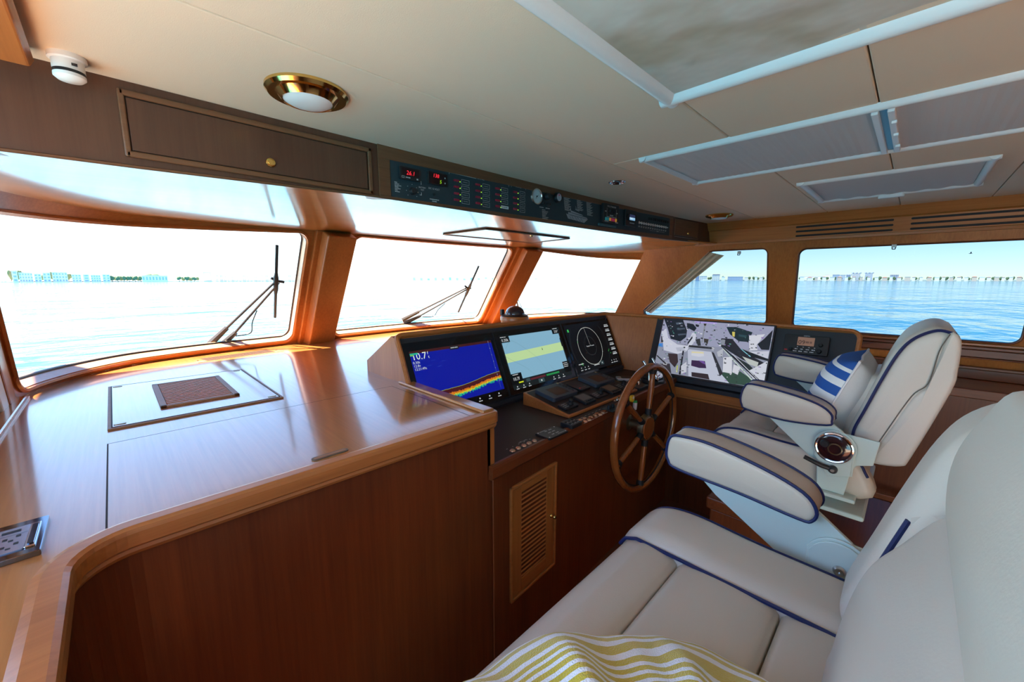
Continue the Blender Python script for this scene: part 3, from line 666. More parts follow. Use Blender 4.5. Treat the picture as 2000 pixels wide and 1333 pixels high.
# demister grilles by the windscreen
for (cx_, cy_, ln_, dp_, a_) in ((.555,3.130,.50,.155,radians(10)),(2.09,3.325,.56,.13,0),(3.62,3.130,.50,.155,-radians(10))):
    f = Fr((cx_,cy_,-.5), (cos(a_),sin(a_),0), (-sin(a_),cos(a_),0)); m_ = MB(); f.box(m_, -ln_/2, ln_/2, -dp_/2, dp_/2, 0, .0015); vg = m_.build('demister_grille', GX, da)
    for i in range(5):
        v = lerp(-dp_*.34, dp_*.34, i/4); m_ = MB(); f.rbox(m_, 0, v, ln_*.80, dp_*.105, dp_*.05, .0014, .0024); m_.build('air_slot', GROOVE, vg)
    for u in (-.46, .46): MB().lathe([(.0,.003),(.005,.003),(.006,0)], f.p(u*ln_, 0, .0014), (0,0,1), 10).build('screw', DBRASS, vg)

# ================================================================== helm console
hc = thing('helm_console', 'stepped teak helm console with dark worktop and display pod', 'console', (1.9, 1.5, -1.65))
cf = [(.985,1.078),(1.50,1.112),(2.00,1.142),(2.40,1.158),(2.84,1.165)]
MB().prism([(x, y, -.745) for x, y in cf] + [(2.92,1.50,-.745),(2.90,1.64,-.745),(.985,1.64,-.745)], (0,0,.031)).build('worktop', DASHB, hc)
sweep([(.955,1.076)] + cf[1:], [(-.012,-.768),(-.012,-.712),(.004,-.7085),(.012,-.712),(.014,-.722),(.014,-.758),(.006,-.768)]).build('front_rail', DX, hc)
sweep([(.985,1.078)] + cf[1:], [(-.012,-1.65),(-.012,-.76),(-.03,-.76),(-.03,-1.65)]).build('front_panel', DZ, hc)
# display pod
pp = [(1.580,-.714),(1.765,-.288),(1.80,-.278),(2.085,-.44),(2.085,-.50),(1.74,-.50),(1.74,-.714)]
MB().prism([(.952,y,z) for y, z in pp], (1.90,0,0)).build('pod', WZ, hc)
cA, cB, cC, cD = Vector((2.852,1.58,-.714)), Vector((2.852,1.80,-.280)), Vector((3.02,1.372,-.295)), Vector((2.865,1.392,-.714))
MB().grid(lambda u, v: cA.lerp(cD, u).lerp(cB.lerp(cC, u), v), 10, 10).build('corner_panel', wood('corner_teak', 'z', TA, TB, .5, .08, .3), hc, fix=False)
MB().add([(2.85,1.80,-.282),(3.02,1.372,-.292),(3.4,1.5,-.32),(3.1,2.085,-.44),(2.85,2.085,-.44)], [(0,1,2,3,4)]).build('corner_top', GX, hc, fix=False)
ex = Vector((1,0,0)); ey = Vector((0,.185,.426)).normalized(); SLN = hypot(.185,.426)
f = Fr((.965,1.580,-.714), ex, ey); m_ = MB(); f.box(m_, 0, 1.868, .0, SLN-.004, 0, .004); m_.build('display_fascia', CHAR, hc)
m_ = MB(); f.box(m_, .0, 1.868, .010, .034, .004, .016); m_.build('lower_ledge', CHAR, hc, bevel=.003)
# timber coaming that runs round the pod and on over the side console
cm = [(.955,1.655,-.50),(.955,1.715,-.36),(.955,1.748,-.295),(.968,1.762,-.279),(1.0,1.768,-.275)] + [(lerp(1.1,2.80,i/8),1.770,-.275) for i in range(9)] + [(2.845,1.735,-.277),(2.90,1.62,-.281),(2.985,1.40,-.289),(3.002,1.33,-.291)] + [(3.004,lerp(1.2,.26,i/6),lerp(-.291,-.295,i/6)) for i in range(7)] + [(3.002,.215,-.300),(2.993,.192,-.325),(2.975,.190,-.38),(2.925,.197,-.54),(2.88,.205,-.70)]
MB().tube(catmull(cm, 3), .013, 8).build('coaming', WX, hc)

def display(name, label, u0, u1):
    t_ = thing(name, label, 'display', f.p((u0+u1)/2, .05, .01), 'helm displays'); h = .398
    F = Fr(f.p(u0+.003, .040, .004), ex, ey); w = u1-u0-.006; m_ = MB()
    F.rbox(m_, w/2, h/2, w, h, .006, 0, .010); m_.build('housing', BLACK, t_, bevel=.002)
    F.o = F.p(0,0,.010); m_ = MB(); F.rbox(m_, w/2, h/2, w-.012, h-.012, .004, 0, .0010); m_.build('glass', GLASSY, t_); F.o = F.p(0,0,.0012)
    return t_, F, w, h
WT = (.75,.80,.82)
b = (0.0, .60-.0, 1.25, 1.865); B = (.0, .600, 1.250, 1.865)
# sonar
t_, F, w, h = display('multifunction_display', 'left helm display showing a deep blue sonar picture', B[0]-.02, B[1])
x0, x1, y0, y1 = .052, w-.024, .054, h-.050
pl = [((.002,.008,.30), rect(x0,x1,y0,y1), 1.0), ((.045,.008,.010), rect(x0,x1,y1-.014,y1), 1.0)]
rr = random.Random(3); n = 110
for i in range(n):
    a, c = lerp(x0, x1, i/n), lerp(x0, x1, (i+1)/n); t = i/n; hb = y0 + lerp(.030,.076,t) + .004*sin(t*9); q = lambda k: rr.uniform(-k, k)
    lv = [hb+.026, hb+.004+q(.003), hb-.006+q(.004), hb-.013+q(.005), hb-.021+q(.007)]
    lv[0] += q(.001)
    for (k, cc) in ((0,(.06,.008,.012)),(1,(.62,.16,.01)),(2,(.60,.50,.02)),(3,(.02,.42,.22))):
        pl.append((cc, rect(a, c, max(y0, lv[k+1]), max(y0, lv[k])), 1.0))
    pl.append(((.45,.6,.05), rect(a, c, lv[0]-.0005, lv[0]+.0012), .8))
for i in range(7): v = lerp(y0+.05, y1-.01, i/6); pl.append((WT, rect(x1-.026, x1-.022, v, v+.003), .8))
pl.append(((.12,.2,.45), rect(x1-.025, x1-.0235, y0+.01, y1), .7))
for i in range(5): v = lerp(.05, .3, i/4); pl.append(((.03,.08,.5), rect(x0+.05+.03*i, x0+.075+.03*i, y1-.05-.012*((i*3) % 5), y1-.0485-.012*((i*3) % 5)), .9))
pl += [((.02,.025,.03), rect(x0+.24,x0+.30,y1-.022,y1-.002), .6)] + scribble(WT, x0+.247, y1-.014, .046, .005, 2, .6)
pl += [((.02,.5,.35), rect(x0,x0+.045,y1-.020,y1-.011), .8), ((.2,.6,.1), rect(x0,x0+.02,y1-.025,y1-.018), .8)]
for i, u in enumerate((.40,.47,.54)): pl += [(WT, rect(u-.005,u+.003,.033,.041), .7)] + scribble(WT, u-.012, .020, .024, .005, 30+i, .7)
decal('sonar_picture', t_, F, pl, .0002, step=.000002)
text('reading', t_, F, x0+.006, y1-.046, .050, '10.7', (.80,.92,.80), .9, .0012); text('reading', t_, F, x0+.098, y1-.026, .022, 'f', (.80,.92,.80), .9, .0012); text('reading', t_, F, x0+.099, y1-.046, .022, 't', (.80,.92,.80), .9, .0012)
for i, s_ in enumerate(('0.30k', '12.8v', '12:21:49s')): text('reading', t_, F, x0+.006, y1-.066-i*.017, .018, s_, (.75,.85,.85), .8, .0012)
# chart
t_, F, w, h = display('multifunction_display', 'middle helm display showing a pale blue chart with a yellow-green band', B[1], B[2])
x0, x1, y0, y1 = .050, w-.050, .085, h-.040
cc = (.215,.42,.56); pl = [((.012,.02,.022), rect(x0-.010,x1+.010,.03,y1), .6), (cc, rect(x0,x1,y0,y1), 1.0), ((.47,.66,.32), [(x0,y0+.110),(x1,y0+.122),(x1,y0+.180),(x0,y0+.165)], 1.0)]
dk = (.010,.016,.016)
pl += [(dk, rect(x0-.012,x0+.070,y1-.038,y1+.012)), (dk, rect(x1-.062,x1+.02,y1-.030,y1+.015)), (dk, rect(x0-.012,x0+.085,y0-.03,y0+.040)), (dk, rect(x1-.055,x1+.02,y0-.03,y0+.044)), (dk, rect(x1-.006,x1+.016,y0+.15,y0+.21))]
for k, cur in enumerate(([(.02,.20),(.06,.235),(.10,.235),(.18,.18),(.26,.11),(.30,.05),(.33,.0)], [(.0,.15),(.06,.11),(.14,.06),(.20,.0)], [(.34,.15),(.345,.10),(.36,.04),(.39,.005)])):
    pc = catmull([(x0+a_, y0+b_, 0) for a_, b_ in cur], 6)
    for a_, b_ in zip(pc, pc[1:]): pl.append(((.14,.26,.26), [(a_.x,a_.y-.0006),(b_.x,b_.y-.0006),(b_.x,b_.y+.0006),(a_.x,a_.y+.0006)], .8))
pl += [((.01,.012,.012), [(x0+.33,y0+.150),(x0+.338,y0+.150),(x0+.334,y0+.168)])]
pl += [((.12,.02,.03), rect(x0+.15,x0+.29,y0-.022,y0-.010), .8), ((.02,.30,.08), rect(x0+.30,x0+.43,y0-.022,y0-.010), .8), ((.05,.09,.10), rect(x0+.215,x0+.27,y0-.052,y0-.026), .7), (WT, rect(x0+.238,x0+.248,y0-.044,y0-.034), .8), ((.05,.09,.10), rect(x0+.11,x0+.145,y0-.026,y0-.006), .7)]
pl += [((.70,.80,.02), rect(x0+.045,x0+.085,y0-.022,y0-.014), .8)]
for i, u in enumerate((.02,.075,.125,.36,.41,.46)): pl += [(WT, rect(x0+u,x0+u+.007,y0-.044,y0-.036), .7)] + scribble(WT, x0+u-.008, y0-.056, .024, .005, 50+i, .7)
for (u, v) in ((x1-.050,y0+.030),(x1-.046,y0+.018),(x1-.050,y0+.006),(x0-.002,y1-.006),(x1-.050,y1+.004),(x0+.01,y0+.030)): pl += scribble(WT, u, v, .046, .005, int(u*900+v*700), .7)
decal('chart_picture', t_, F, pl, .0002, step=.000004)
text('reading', t_, F, x0+.002, y1-.032, .026, '0.30k', WT, .8, .0012); text('reading', t_, F, x1-.044, y1-.022, .024, '233°', WT, .8, .0012); text('reading', t_, F, x0+.004, y0-.002, .028, '10.7f', WT, .8, .0012)
text('maker_name', t_, F, w/2-.02, .014, .010, 'GARMIN', (.12,.13,.14))
# radar
t_, F, w, h = display('multifunction_display', 'right helm display showing a dark radar screen with a white range ring', B[2], B[3])
pl = [((.006,.009,.014), rect(.02,w-.02,.02,h-.02), .3)]
cx_, cy_, rr_ = w*.43, h*.50, .142
def rg(r, wd, c, e, a0=0, a1=360, n=72):
    out = []
    for i in range(n):
        a, c_ = radians(lerp(a0,a1,i/n)), radians(lerp(a0,a1,(i+1)/n)); out.append((c, [(cx_+r*cos(a),cy_+r*sin(a)),(cx_+(r+wd)*cos(a),cy_+(r+wd)*sin(a)),(cx_+(r+wd)*cos(c_),cy_+(r+wd)*sin(c_)),(cx_+r*cos(c_),cy_+r*sin(c_))], e))
    return out
pl += rg(rr_, .0026, (.70,.75,.68), .9) + rg(rr_*.5, .0012, (.12,.14,.15), .6) + rg(rr_*1.6, .0012, (.09,.12,.14), .6, -35, 40) + rg(rr_*1.6, .0012, (.09,.12,.14), .6, 140, 225)
for i in range(8): a = radians(i*45+20); pl.append((WT, [(cx_+(rr_+.003)*cos(a)-.002, cy_+(rr_+.003)*sin(a)-.002),(cx_+(rr_+.008)*cos(a), cy_+(rr_+.008)*sin(a)),(cx_+(rr_+.003)*cos(a)+.002, cy_+(rr_+.003)*sin(a)+.002)], .8))
pl += [((.45,.48,.46), [(cx_-.001,cy_),(cx_+.001,cy_),(cx_-.012,cy_+rr_),(cx_-.014,cy_+rr_)], .8), ((.05,.55,.12), rect(.045,.062,h-.075,h-.055), .9), ((.05,.09,.10), rect(cx_+.06,cx_+.10,.042,.070), .6), (WT, rect(cx_+.076,cx_+.084,.052,.060), .8)]
rr = random.Random(9)
for i in range(7): u, v = ((.09,.075),(.10,.07),(.095,.085),(.47,.13),(.49,.11),(.48,.14),(.12,.24))[i]; pl.append(((.06,.7,.10), rect(u,u+.008,v,v+.004), .9))
for j in range(7): pl += scribble(WT, w-.085, h-.060-j*.038, .05, .005, 200+j, .7) + scribble(WT, w-.088, h-.074-j*.038, .056, .009, 220+j, .8)
for i, u in enumerate((.07,.115,.155,.47,.505,.535)): pl += [(WT, rect(u,u+.006,.050,.058), .7)] + scribble(WT, u-.008, .034, .024, .005, 240+i, .7)
pl += scribble(WT, .055, .078, .06, .006, 260, .7) + scribble(WT, cx_-.03, .048, .07, .006, 262, .7)
decal('radar_picture', t_, F, pl, .0002, step=.000004)
text('reading', t_, F, cx_, cy_-.004, .013, 'Ready to Transmit', WT, .9, .0012, 'CENTER')

# ------------------------------------------------------------------ raised instrument wedge and the instruments on it
wg = thing('instrument_wedge', 'low teak-edged wedge box holding autopilot instruments on the worktop', 'console', (1.97, 1.35, -.714))
MB().prism([(1.605,1.190,-.714),(1.605,1.190,-.700),(1.605,1.520,-.640),(1.605,1.520,-.714)], (.725,0,0)).build('body', WX, wg, bevel=.004)
wf_ = Fr((1.605,1.190,-.700), (1,0,0), (0,.33,.06)); m_ = MB(); wf_.rbox(m_, .3625, .1675, .700, .310, .012, 0, .0015); m_.build('top_panel', DASHB, wg)
wf_.o = wf_.p(0,0,.0015)
def inst(name, label, u, v, w, h, d, m, cat='instrument', group='instruments on the wedge'):
    t_ = thing(name, label, cat, wf_.p(u, v), group); F = Fr(wf_.p(u-w/2, v-h/2), wf_.x, wf_.y); m_ = MB(); F.rbox(m_, w/2, h/2, w, h, min(.014, h*.12), 0, d); m_.build('housing', m, t_, bevel=.003, segs=3)
    F.o = F.p(0,0,d); return t_, F
for k, (u, lab) in enumerate(((.163,'large rounded autopilot head with amber-black screen, nearer one on the wedge'),(.579,'large rounded autopilot head with amber-black screen, farther one by the wheel'))):
    t_, F = inst('autopilot_head', lab, u, .222, .225, .150, .024, SLATE)
    decal('screen', t_, F, [((.012,.010,.010), rect(.050,.165,.022,.112)), ((.16,.055,.02), rect(.056,.159,.028,.106), .10)], .0004)
    for i in range(5): MB().lathe([(.0,.003),(.0075,.003),(.009,0)], F.p(.200, .026+i*.024), F.n, 14).build('button', BLACK, t_)
    MB().lathe([(.0,.002),(.009,.002),(.010,0)], F.p(.198,.140), F.n, 14).build('power_key', DBRASS, t_)
t_, F = inst('alarm_unit', 'flat black alarm unit with a small red light between the autopilot heads', .372, .220, .112, .118, .014, BLACK)
decal('print', t_, F, sum([scribble((.05,.06,.07), .025,.075+j*.012,.06,.006,300+j) for j in range(3)], []) + [((.8,.02,.02), rect(.018,.024,.018,.024), 1.5)] + scribble((.25,.1,.1), .034,.018,.05,.005,310))
for k, (u, lab) in enumerate(((.243,'small square data display with grey screen on the wedge front, nearer one'),(.524,'small square data display with brown screen on the wedge front, farther one'))):
    t_, F = inst('data_display', lab, u, .079, .105, .100, .016, BLACK)
    decal('screen', t_, F, [((.16,.145,.135) if k == 0 else (.17,.11,.075), rect(.010,.095,.028,.090))], .0004)
    for i in range(4): m_ = MB(); F.rbox(m_, .022+i*.020, .014, .014, .008, .003, 0, .002); m_.build('button', MATT, t_)
for k, (u, lab) in enumerate(((.087,'black knob control plate at the near front corner of the wedge'),(.385,'black knob control plate between the two square data displays'),(.655,'black knob control plate at the wheel end of the wedge'))):
    t_, F = inst('jog_control', lab, u, .076, .118, .062, .011, BLACK)
    MB().lathe([(.0,.026),(.010,.026),(.013,.023),(.0125,.010),(.016,.006),(.017,0)], F.p(.080,.032), F.n, 20).build('knob', MATT, t_)
    decal('print', t_, F, sum([scribble(INK, .012,.016+j*.014,.035,.003,320+k*9+j) for j in range(3)], []) + [((.7,.55,.1), rect(.050,.053,.045,.048))])
# buttons and plates let into the worktop
wt = Fr((0,0,-.714), (1,0,0), (0,1,0)); SW = (.55,.56,.60)
def rnd(x, y):
    MB().lathe([(.0,.007),(.009,.006),(.012,.003),(.0135,0)], (x,y,-.714), (0,0,1), 18).build('push_button', COPP, hc)
for i in range(5): x = 1.122 + i*.0358; rnd(x, 1.1225+.0012*i)
lg = []
for i in range(5): lg += scribble(SW, 1.128+i*.0358, 1.098, .026, .0035, 400+i) + scribble(SW, 1.112+i*.0358, 1.148, .008, .003, 410+i)
decal('legend', hc, wt, lg); text('lettering', hc, Fr((1.225,1.163,-.714), (-1,0,0), (0,-1,0)), 0, 0, .013, 'Spot Light', SW, align='CENTER', d=.0006)
for x, y in ((1.588,1.119),(1.630,1.108),(1.663,1.106),(1.632,1.138),(1.666,1.136),(1.701,1.123),(1.737,1.121),(1.773,1.112),(1.770,1.133),(1.808,1.119),(2.05,1.19),(2.09,1.185)): rnd(x, y)
lg = []
for i in range(7): lg += scribble(SW, 1.60+i*.034, 1.093+.001*i, .024, .0035, 430+i) + scribble(SW, 1.62+i*.034, 1.152, .018, .003, 440+i)
decal('legend', hc, wt, lg)
t_ = thing('keypad_plate', 'flat black engraved keypad plate lying near the worktop edge', 'keypad', (1.38,1.123,-.714)); F = Fr((1.315,1.079,-.714), (1,0,0), (0,1,0)); m_ = MB(); F.rbox(m_, .0685, .0445, .137, .089, .004, 0, .009); m_.build('plate', BLACK, t_, bevel=.0015); F.o = F.p(0,0,.009)
decal('print', t_, F, sum([scribble(SW, .045+.028*(j % 2), .022+.022*(j//2), .020, .006, 450+j) for j in range(6)], []) + scribble(SW, .02,.076,.04,.004,460) + scribble(SW, .07,.008,.05,.003,461))
for u, v in ((.01,.01),(.127,.01),(.01,.079),(.127,.079)): MB().lathe([(.0,.002),(.003,.002),(.0035,0)], F.p(u,v), F.n, 10).build('screw', STEEL, t_)
t_ = thing('keypad_box', 'small thick black button box beside the engraved keypad plate', 'keypad', (1.535,1.126,-.714)); F = Fr((1.49,1.088,-.714), (1,0,0), (0,1,0)); m_ = MB(); F.rbox(m_, .044, .037, .088, .074, .008, 0, .020); m_.build('housing', BLACK, t_, bevel=.003); F.o = F.p(0,0,.020)
for i in range(3):
    for j in range(2): MB().lathe([(.0,.004),(.006,.003),(.007,0)], F.p(.018+i*.026, .024+j*.026), F.n, 10).build('button', MATT, t_)
decal('print', t_, F, sum([scribble(SW, .010+.026*(j % 3), .012+.026*(j//3), .014, .003, 470+j) for j in range(6)], []))
t_ = thing('ignition_panel', 'black ignition key panel at the worktop edge behind the wheel rim', 'panel', (1.9,1.118,-.714)); m_ = MB(); wt.rbox(m_, 1.905, 1.118, .11, .075, .004, 0, .006); m_.build('plate', BLACK, t_, bevel=.0015)
for x in (1.875, 1.915): MB().lathe([(.0,.022),(.007,.022),(.009,.016),(.010,0)], (x,1.122,-.708), (0,0,1), 14).build('key_switch', MATT, t_)
MB().lathe([(.0,.010),(.008,.010),(.009,0)], (1.945,1.10,-.708), (0,0,1), 14).build('red_button', mat('red_plastic', (.6,.01,.03), .4), t_)
for k, (x, y, lab) in enumerate(((1.955,1.105,'yellow float key fob on a ring hanging left of the wheel rim'),(2.13,1.135,'yellow float key fob lying behind the upright wheel spoke'))):
    t_ = thing('key_float', lab, 'key fob', (x, y, -.705), 'yellow key floats'); MB().tube([(x+.014*cos(a), y+.004*sin(a)+.006, -.672+.016*sin(a)) for a in [i/16*2*pi for i in range(16)]], .0018, 6, True).build('split_ring', CHROME, t_)
    pf = catmull([(x-.018,-.690),(x-.010,-.684),(x+.010,-.684),(x+.018,-.690),(x+.020,-.712),(x+.008,-.725),(x-.008,-.725),(x-.020,-.712)], 4, True)
    pad([(p.x,p.y) for p in pf], y-.022, y-.004, .006, .001, 4, 'y').build('float', YEL, t_)
    MB().lathe([(.0,.002),(.008,.0015),(.009,0)], (x, y-.023, -.697), (0,-1,0), 14).build('print_disc', WHITE, t_)
t_ = thing('green_capped_fob', 'small white tube fob with green cap dangling over the console edge', 'key fob', (2.155,1.115,-.79)); MB().lathe([(.0,-.045),(.011,-.043),(.013,-.020),(.013,0)], (2.165,1.118,-.735), (0,0,1), 14).build('tube', WHITE, t_); MB().lathe([(.013,0),(.012,.012),(.0,.014)], (2.165,1.118,-.735), (0,0,1), 14).build('cap', mat('green_cap', (.02,.35,.08), .4), t_)
MB().tube(catmull([(2.165,1.118,-.722),(2.15,1.12,-.700),(2.11,1.15,-.690),(2.07,1.17,-.705)], 6), .0025, 6).build('cord', BLACK, t_)
# remote handset, throttle levers, joystick cluster
t_ = thing('wired_remote', 'silver and black handset lying on the worktop right of the wedge', 'remote', (2.54,1.37,-.714)); F = Fr((2.54,1.375,-.714), (.62,-.78,0), (.78,.62,0)); m_ = MB(); F.rbox(m_, 0, 0, .17, .075, .016, 0, .022); m_.build('body', mat('silver_plastic', (.55,.56,.58), .3, .4), t_, bevel=.006, segs=3); m_ = MB(); F.rbox(m_, .01, 0, .12, .056, .010, .022, .027); m_.build('key_face', BLACK, t_, bevel=.002)
t_ = thing('control_cluster', 'black control box with small switches beside the throttle levers', 'controls', (2.33,1.24,-.714)); m_ = MB(); wt.rbox(m_, 2.41, 1.235, .13, .10, .012, 0, .018); m_.build('box', BLACK, t_, bevel=.003)
for i in range(4): MB().lathe([(.0,.026),(.010,.026),(.012,.020),(.012,0)], (2.37+.028*i,1.235+.012*(i % 2),-.697), (0,0,1), 14).build('knob', MATT if i % 2 else COPP, t_)
MB().lathe([(.0,.03),(.016,.028),(.018,.018),(.006,.014),(.006,0)], (2.215,1.205,-.714), (0,0,1), 16).build('joystick', BLACK, t_)
t_ = thing('throttle_control', 'chrome twin-lever engine throttle seen through the wheel', 'throttle', (2.60,1.22,-.714))
MB().lathe([(.075,0),(.075,.012),(.070,.020),(.0,.020)], (2.62,1.225,-.714), (0,0,1), 32).build('base', BLACK, t_)
pf = [(1.225+.055*cos(a), -.694+.072*sin(a)) for a in [i/20*pi for i in range(21)]]
pad(pf, 2.575, 2.665, .012, .003).build('drum', CHROME, t_)
for x in (2.555, 2.685): MB().tube(catmull([(x,1.225,-.690),(x,1.232,-.630),(x,1.262,-.575),(x,1.275,-.56)], 5), [.009]*15+[.013], 10).build('lever', CHROME, t_)

# ------------------------------------------------------------------ louvred locker door in the helm front
ld = thing('louvre_door', 'tall louvred teak locker door with brass knob below the worktop', 'door', (1.243,1.09,-1.40))
F = Fr((1.078,1.0995,-1.395), (1,.065,0), (0,0,1)); w, h = .332, .540
for (a, b_, c, d) in ((0,w,0,.014),(0,w,h-.014,h),(0,.014,0,h),(w-.014,w,0,h)): m_ = MB(); F.box(m_, a, b_, c, d, -.02, .014); m_.build('frame_moulding', WX, ld, bevel=.004, segs=3)
for nm, (a, b_, c, d) in (('stile',(.018,.074,.018,h-.018)),('stile',(w-.074,w-.018,.018,h-.018)),('rail',(.074,w-.074,.018,.078)),('rail',(.074,w-.074,h-.050,h-.018))): m_ = MB(); F.box(m_, a, b_, c, d, -.02, .008); m_.build(nm, WZ if nm == 'stile' else WX, ld, bevel=.002)
m_ = MB(); F.box(m_, .07, w-.07, .07, h-.04, -.03, -.018); m_.build('backing', GROOVE, ld)
s0 = None; N = 19
for i in range(N):
    v = .080 + i*(h-.130)/N
    if s0 is None: m_ = MB(); m_.prism([F.p(.074, v, .002), F.p(.074, v+.003, .006), F.p(.074, v+.0245, -.003), F.p(.074, v+.0215, -.007)], F.x*(w-.148)); s0 = m_.build('louvre_slat', WX, ld)
    else: put(s0, ld, (0, 0, i*(h-.130)/N))
MB().lathe([(.0,.026),(.007,.025),(.010,.019),(.006,.012),(.004,.006),(.009,.002),(.010,0)], F.p(w-.036, .275, .008), F.n, 18).build('knob', BRASS, ld)

# ------------------------------------------------------------------ side console, engine-room monitor, radio
sc = thing('side_console', 'charcoal-faced side console angled toward the helm chair', 'console', (2.9,.75,-1.65))
tx = Vector((.15,0,.425)).normalized(); sf = Fr((2.855,1.395,-.714), (0,-1,0), tx)
m_ = MB(); sf.box(m_, 0, 1.205, -.02, .440, -.03, 0); m_.build('sloping_face', CHAR, sc)
MB().prism([(2.815,1.165,-.775),(2.815,.20,-.775),(2.90,.20,-.775),(2.90,1.40,-.775),(2.86,1.40,-.775)], (0,0,.035)).build('ledge', CHAR, sc)
sweep([(2.80,1.162),(2.812,1.15),(2.815,1.10),(2.815,.20)], [(-.006,-.845),(-.006,-.770),(.006,-.766),(.014,-.772),(.014,-.818),(.006,-.826),(.006,-.838)]).build('ledge_moulding', WY, sc)
MB().box(2.815,2.835,.20,1.20,-1.65,-.82).build('front_panel', DZ, sc)
MB().box(2.84,2.95,.195,.205,-1.65,-.72).build('end_panel', DZ, sc)
MB().add([(2.985,.20,-.30),(2.985,1.38,-.30),(3.25,1.38,-.50),(3.25,.20,-.50)], [(0,1,2,3)]).build('back_slope', GY, sc, fix=False)
MB().box(2.95,3.25,.200,.210,-1.65,-.50).build('end_panel', WZ, sc)
tv = thing('engine_room_monitor', 'flat monitor on the side console showing a white engine room', 'monitor', (2.90,.96,-.714))
def on(fr, x, y, z): d = Vector((x,y,z)) - fr.o; return d.dot(fr.x), d.dot(fr.y)
F = Fr(sf.p(.052, .010, 0), sf.x, sf.y); w, h = .745, .432
m_ = MB(); F.rbox(m_, w/2, h/2, w, h, .004, .001, .022); m_.build('housing', mat('dark_bronze_bezel', (.045,.035,.038), .4), tv, bevel=.003)
F.o = F.p(.010, .014, .0222); w -= .020; h -= .024; m_ = MB(); F.box(m_, 0, w, 0, h, -.001, .0006); m_.build('glass', GLASSY, tv); F.o = F.p(0,0,.0008)
